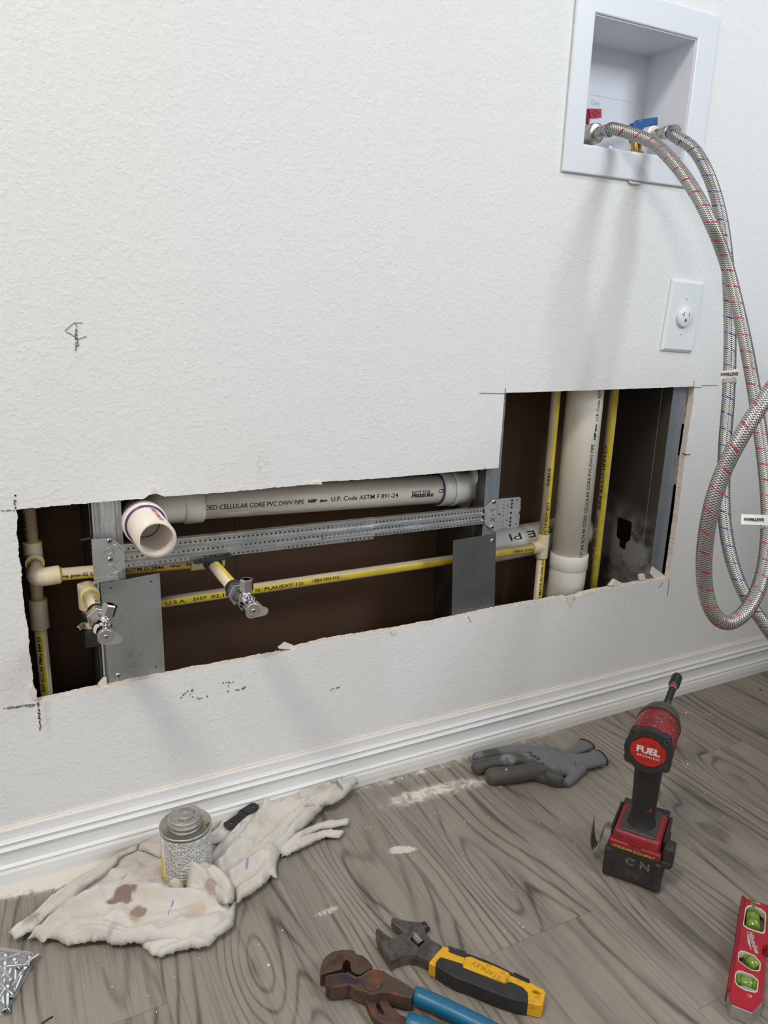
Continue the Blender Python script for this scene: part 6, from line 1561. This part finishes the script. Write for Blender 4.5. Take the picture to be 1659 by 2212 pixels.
    strip([(520, 800), (560, 905), (592, 1085), (580, 1075), (530, 960)])
    dd = (pb_ - pa_).normalized(); c_ = F(*Q([(622, 965)])[0], zt_ + .0002); flat_text(mb, 'Milwaukee', .0086, c_, dd, V((-dd.y, dd.x, 0)), .92, (0, 0, 0), bold=.0003); 
    for s_, p, sz in (('U', (568, 1785), .0062), ('LEVEL', (680, 362), .0035)):
        c_ = F(*Q([p])[0], zt_ + .0002); d2 = V((.6, -.8, 0)) if s_ != 'U' else V((.9, .45, 0)).normalized(); flat_text(mb, s_, sz, c_, d2 if s_ != 'U' else dd * -1, V((-d2.y, d2.x, 0)) if s_ != 'U' else V((dd.y, -dd.x, 0)), .9, (0, 0, 0), bold=.0003)
    mb.build('printed_marks', wl, e, fixn=False)
    mb = MB(); ch = outl(Q([(775, 1010), (832, 995), (822, 1130), (770, 1150)]), zt_); mb.prism(ch, (0, 0, 0), FX, FY, FZ, .004, .013); mb.build('thumb_notch', simple('notch_dark_red', (.12, .004, .008), .5), e)
level()

# ================================================================== BAG OF SCREWS
def bag():
    g = G('clear_polythene'); o_ = g.coord(); n_ = g.noise(o_, 60, 4, .6); g.set(color=(.80, .76, .80), rough=.16, alpha=.24, spec=.8); g.bump(n_, .5, .003)
    px = [(-40, 2042), (0, 2043), (35, 2048), (70, 2054), (73, 2060), (68, 2085), (50, 2120), (25, 2165), (12, 2188), (0, 2192), (-40, 2200)]
    P = [F(a, b, .004) for a, b in px]; mb = MB(); c = F(5, 2120, .0); n = len(P)
    vs = []; K_ = 7; fs = []
    for lay, h_ in ((0, .0006), (1, .0115)):
        for k in range(K_ + 1):
            s_ = 1 - k / K_
            for p in P:
                z = .0022 + (h_ - .0022) * (1 - s_ ** 3) + (noise.noise(V((p.x * 60 * s_, p.y * 60 * s_, lay + k))) * .0012 if k and lay else 0); q = c.lerp(p, max(s_, .03)); vs.append((q.x, q.y, max(z, .0004)))
    for lay in (0, 1):
        for k in range(K_):
            for i in range(n): b = lay * (K_ + 1) * n; fs.append((b + k * n + i, b + k * n + (i + 1) % n, b + (k + 1) * n + (i + 1) % n, b + (k + 1) * n + i))
    mb.add(vs, fs, 0, True)
    e = empty('plastic_bag', (c.x, c.y, 0), 'small clear plastic bag holding screws at the lower left edge', 'bag'); mb.build('film', g.m, e, fixn=False)
    mb = MB()
    A = [F(-30, 2049, .0035), F(0, 2052, .0035), F(35, 2057, .0035), F(68, 2062, .0035)]; mb.tube(catmull(A, 4), .0012, 8); A = [F(-30, 2056, .0035), F(0, 2058, .0035), F(35, 2063, .0035), F(66, 2067, .0035)]; mb.tube(catmull(A, 4), .0009, 8)
    mb.build('zip_strip', simple('zip_violet_film', (.34, .26, .33), .3), e)
    # one screw with parts, then copies
    sm = simple('zinc_screw', (.52, .58, .58), .25, 1., .3, 200)
    def screw0():
        r = empty('wood_screw', (0, 0, 0), 'x', 'screw', 'loose zinc screws inside the bag')
        m1 = MB(); pts = []; L = .030; N = 90
        for i in range(N + 1): pts.append(V((0, 0, L * i / N)))
        rr_ = [(.0017 if i < 30 else .0016 + .00075 * (math.sin(i * 1.5) > 0)) * (1 if i < 74 else max(.05, 1 - (i - 74) / 16)) for i in range(N + 1)]
        m1.tube(pts, rr_, 8, up=V((1, 0, 0))); m1.build('shank', sm, r)
        m2 = MB(); m2.lathe([(-.0016, .0001), (-.0017, .0028), (-.0012, .0038), (.0004, .0030), (.0022, .0017)], (0, 0, 0), (0, 0, 1), 16, capa=False, capb=False)
        for a, b in ((1, .28), (.28, 1)): m2.box((0, 0, -.0018), (.0034 * a, .0034 * b, .0005), None, 1)
        m2.build('head', [sm, M['hole']], r); return r
    proto = screw0(); rnd = random.Random(4)
    # head pixel, tip pixel
    S = [((31, 2074), (13, 2120)), ((64, 2070), (48, 2098)), ((63, 2083), (30, 2086)), ((48, 2104), (25, 2130)), ((10, 2183), (4, 2135)), ((17, 2132), (16, 2168)), ((4, 2138), (14, 2104)), ((12, 2065), (10, 2092)), ((2, 2090), (20, 2112)), ((35, 2082), (33, 2115)), ((8, 2108), (-10, 2136)), ((40, 2092), (60, 2078)), ((24, 2155), (40, 2118)), ((-6, 2150), (10, 2170)), ((22, 2118), (2, 2150)), ((-8, 2078), (14, 2070)), ((54, 2093), (40, 2124)), ((-4, 2122), (20, 2142))]
    for i, (a, b) in enumerate(S):
        r = proto if i == 0 else proto.copy()
        if i:
            col.objects.link(r)
            for ch in list(proto.children): c2 = ch.copy(); col.objects.link(c2); c2.parent = r
        zz = .0052 + .0022 * (i % 3); A_, B_ = F(*a, zz), F(*b, zz - .001); r.location = A_; r.rotation_mode = 'QUATERNION'; r.rotation_quaternion = (B_ - A_).to_track_quat('Z', 'Y')
        r['label'] = 'zinc-plated screw loose among others inside the clear plastic bag'
bag()

# ================================================================== DEBRIS
def crumbs():
    rnd = random.Random(21); mb = MB(); rows = []
    spots = [(1250, 1660, 5), (930, 1700, 26), (700, 1760, 10), (1010, 1750, 14), (850, 1800, 10), (1540, 1540, 16), (1480, 1650, 10), (1390, 1600, 8), (640, 1900, 10), (580, 2085, 3), (1200, 1800, 8), (100, 1950, 8), (1560, 1750, 8), (1100, 1950, 8), (300, 2120, 5), (420, 2150, 5), (1480, 1800, 6), (900, 2010, 4)]
    for px, py, k in spots:
        for _ in range(k):
            p = F(px + rnd.gauss(0, 60), min(2200, py + rnd.gauss(0, 38)), 0); s_ = rnd.uniform(.0004, .0013)
            if p.y > -.018: continue
            mb.box((p.x, p.y, s_ * .45), (s_ * rnd.uniform(.7, 2.0), s_ * rnd.uniform(.6, 1.2), s_ * .9), Matrix.Rotation(rnd.random() * 3, 3, 'Z'))
    o = mb.build('plaster_crumbs', simple('plaster_crumb', (.72, .68, .58), .9, 0, .1)); tag(o, 'tiny pale plaster crumbs scattered over the grey floor', 'debris'); o['kind'] = 'stuff'
    big = [((580, 2085), .0026, 'white', 'plaster crumb on the floor right of the rag near the wood knot'), ((1246, 1653), .0028, 'white', 'plaster crumb between the drill and the glove'), ((1482, 1540), .0030, 'white', 'pale plaster crumb right of the drill head'), ((1485, 1651), .0024, 'white', 'plaster crumb on the bare floor right of the drill'), ((869, 1682), .0026, 'white', 'plaster crumb by the baseboard between rag and glove'), ((1642, 1491), .0035, 'dark', 'small dark scrap on the floor far right by the baseboard')]
    for p_, s_, c_, lab in big:
        p = F(*p_, 0); m2 = MB(); m2.lathe([(0, s_ * .7), (s_ * .35, s_ * .62), (s_ * .7, s_ * .25), (s_ * .75, .0001)], (p.x, p.y, .0001), (.1, .05, 1), 7, sm=False)
        tag(m2.build('plaster_crumb' if c_ == 'white' else 'dark_scrap', bpy.data.materials['plaster_crumb'] if c_ == 'white' else M['black']), lab, 'crumb' if c_ == 'white' else 'scrap')
    a, b, c = F(89, 2212, .001), F(103, 2202, .001), F(114, 2196, .001); m2 = MB(); m2.tube([a, b, c], .0009, 8); tag(m2.build('plastic_sliver', M['black']), 'thin dark sliver on the floor right of the screw bag', 'scrap')
crumbs()
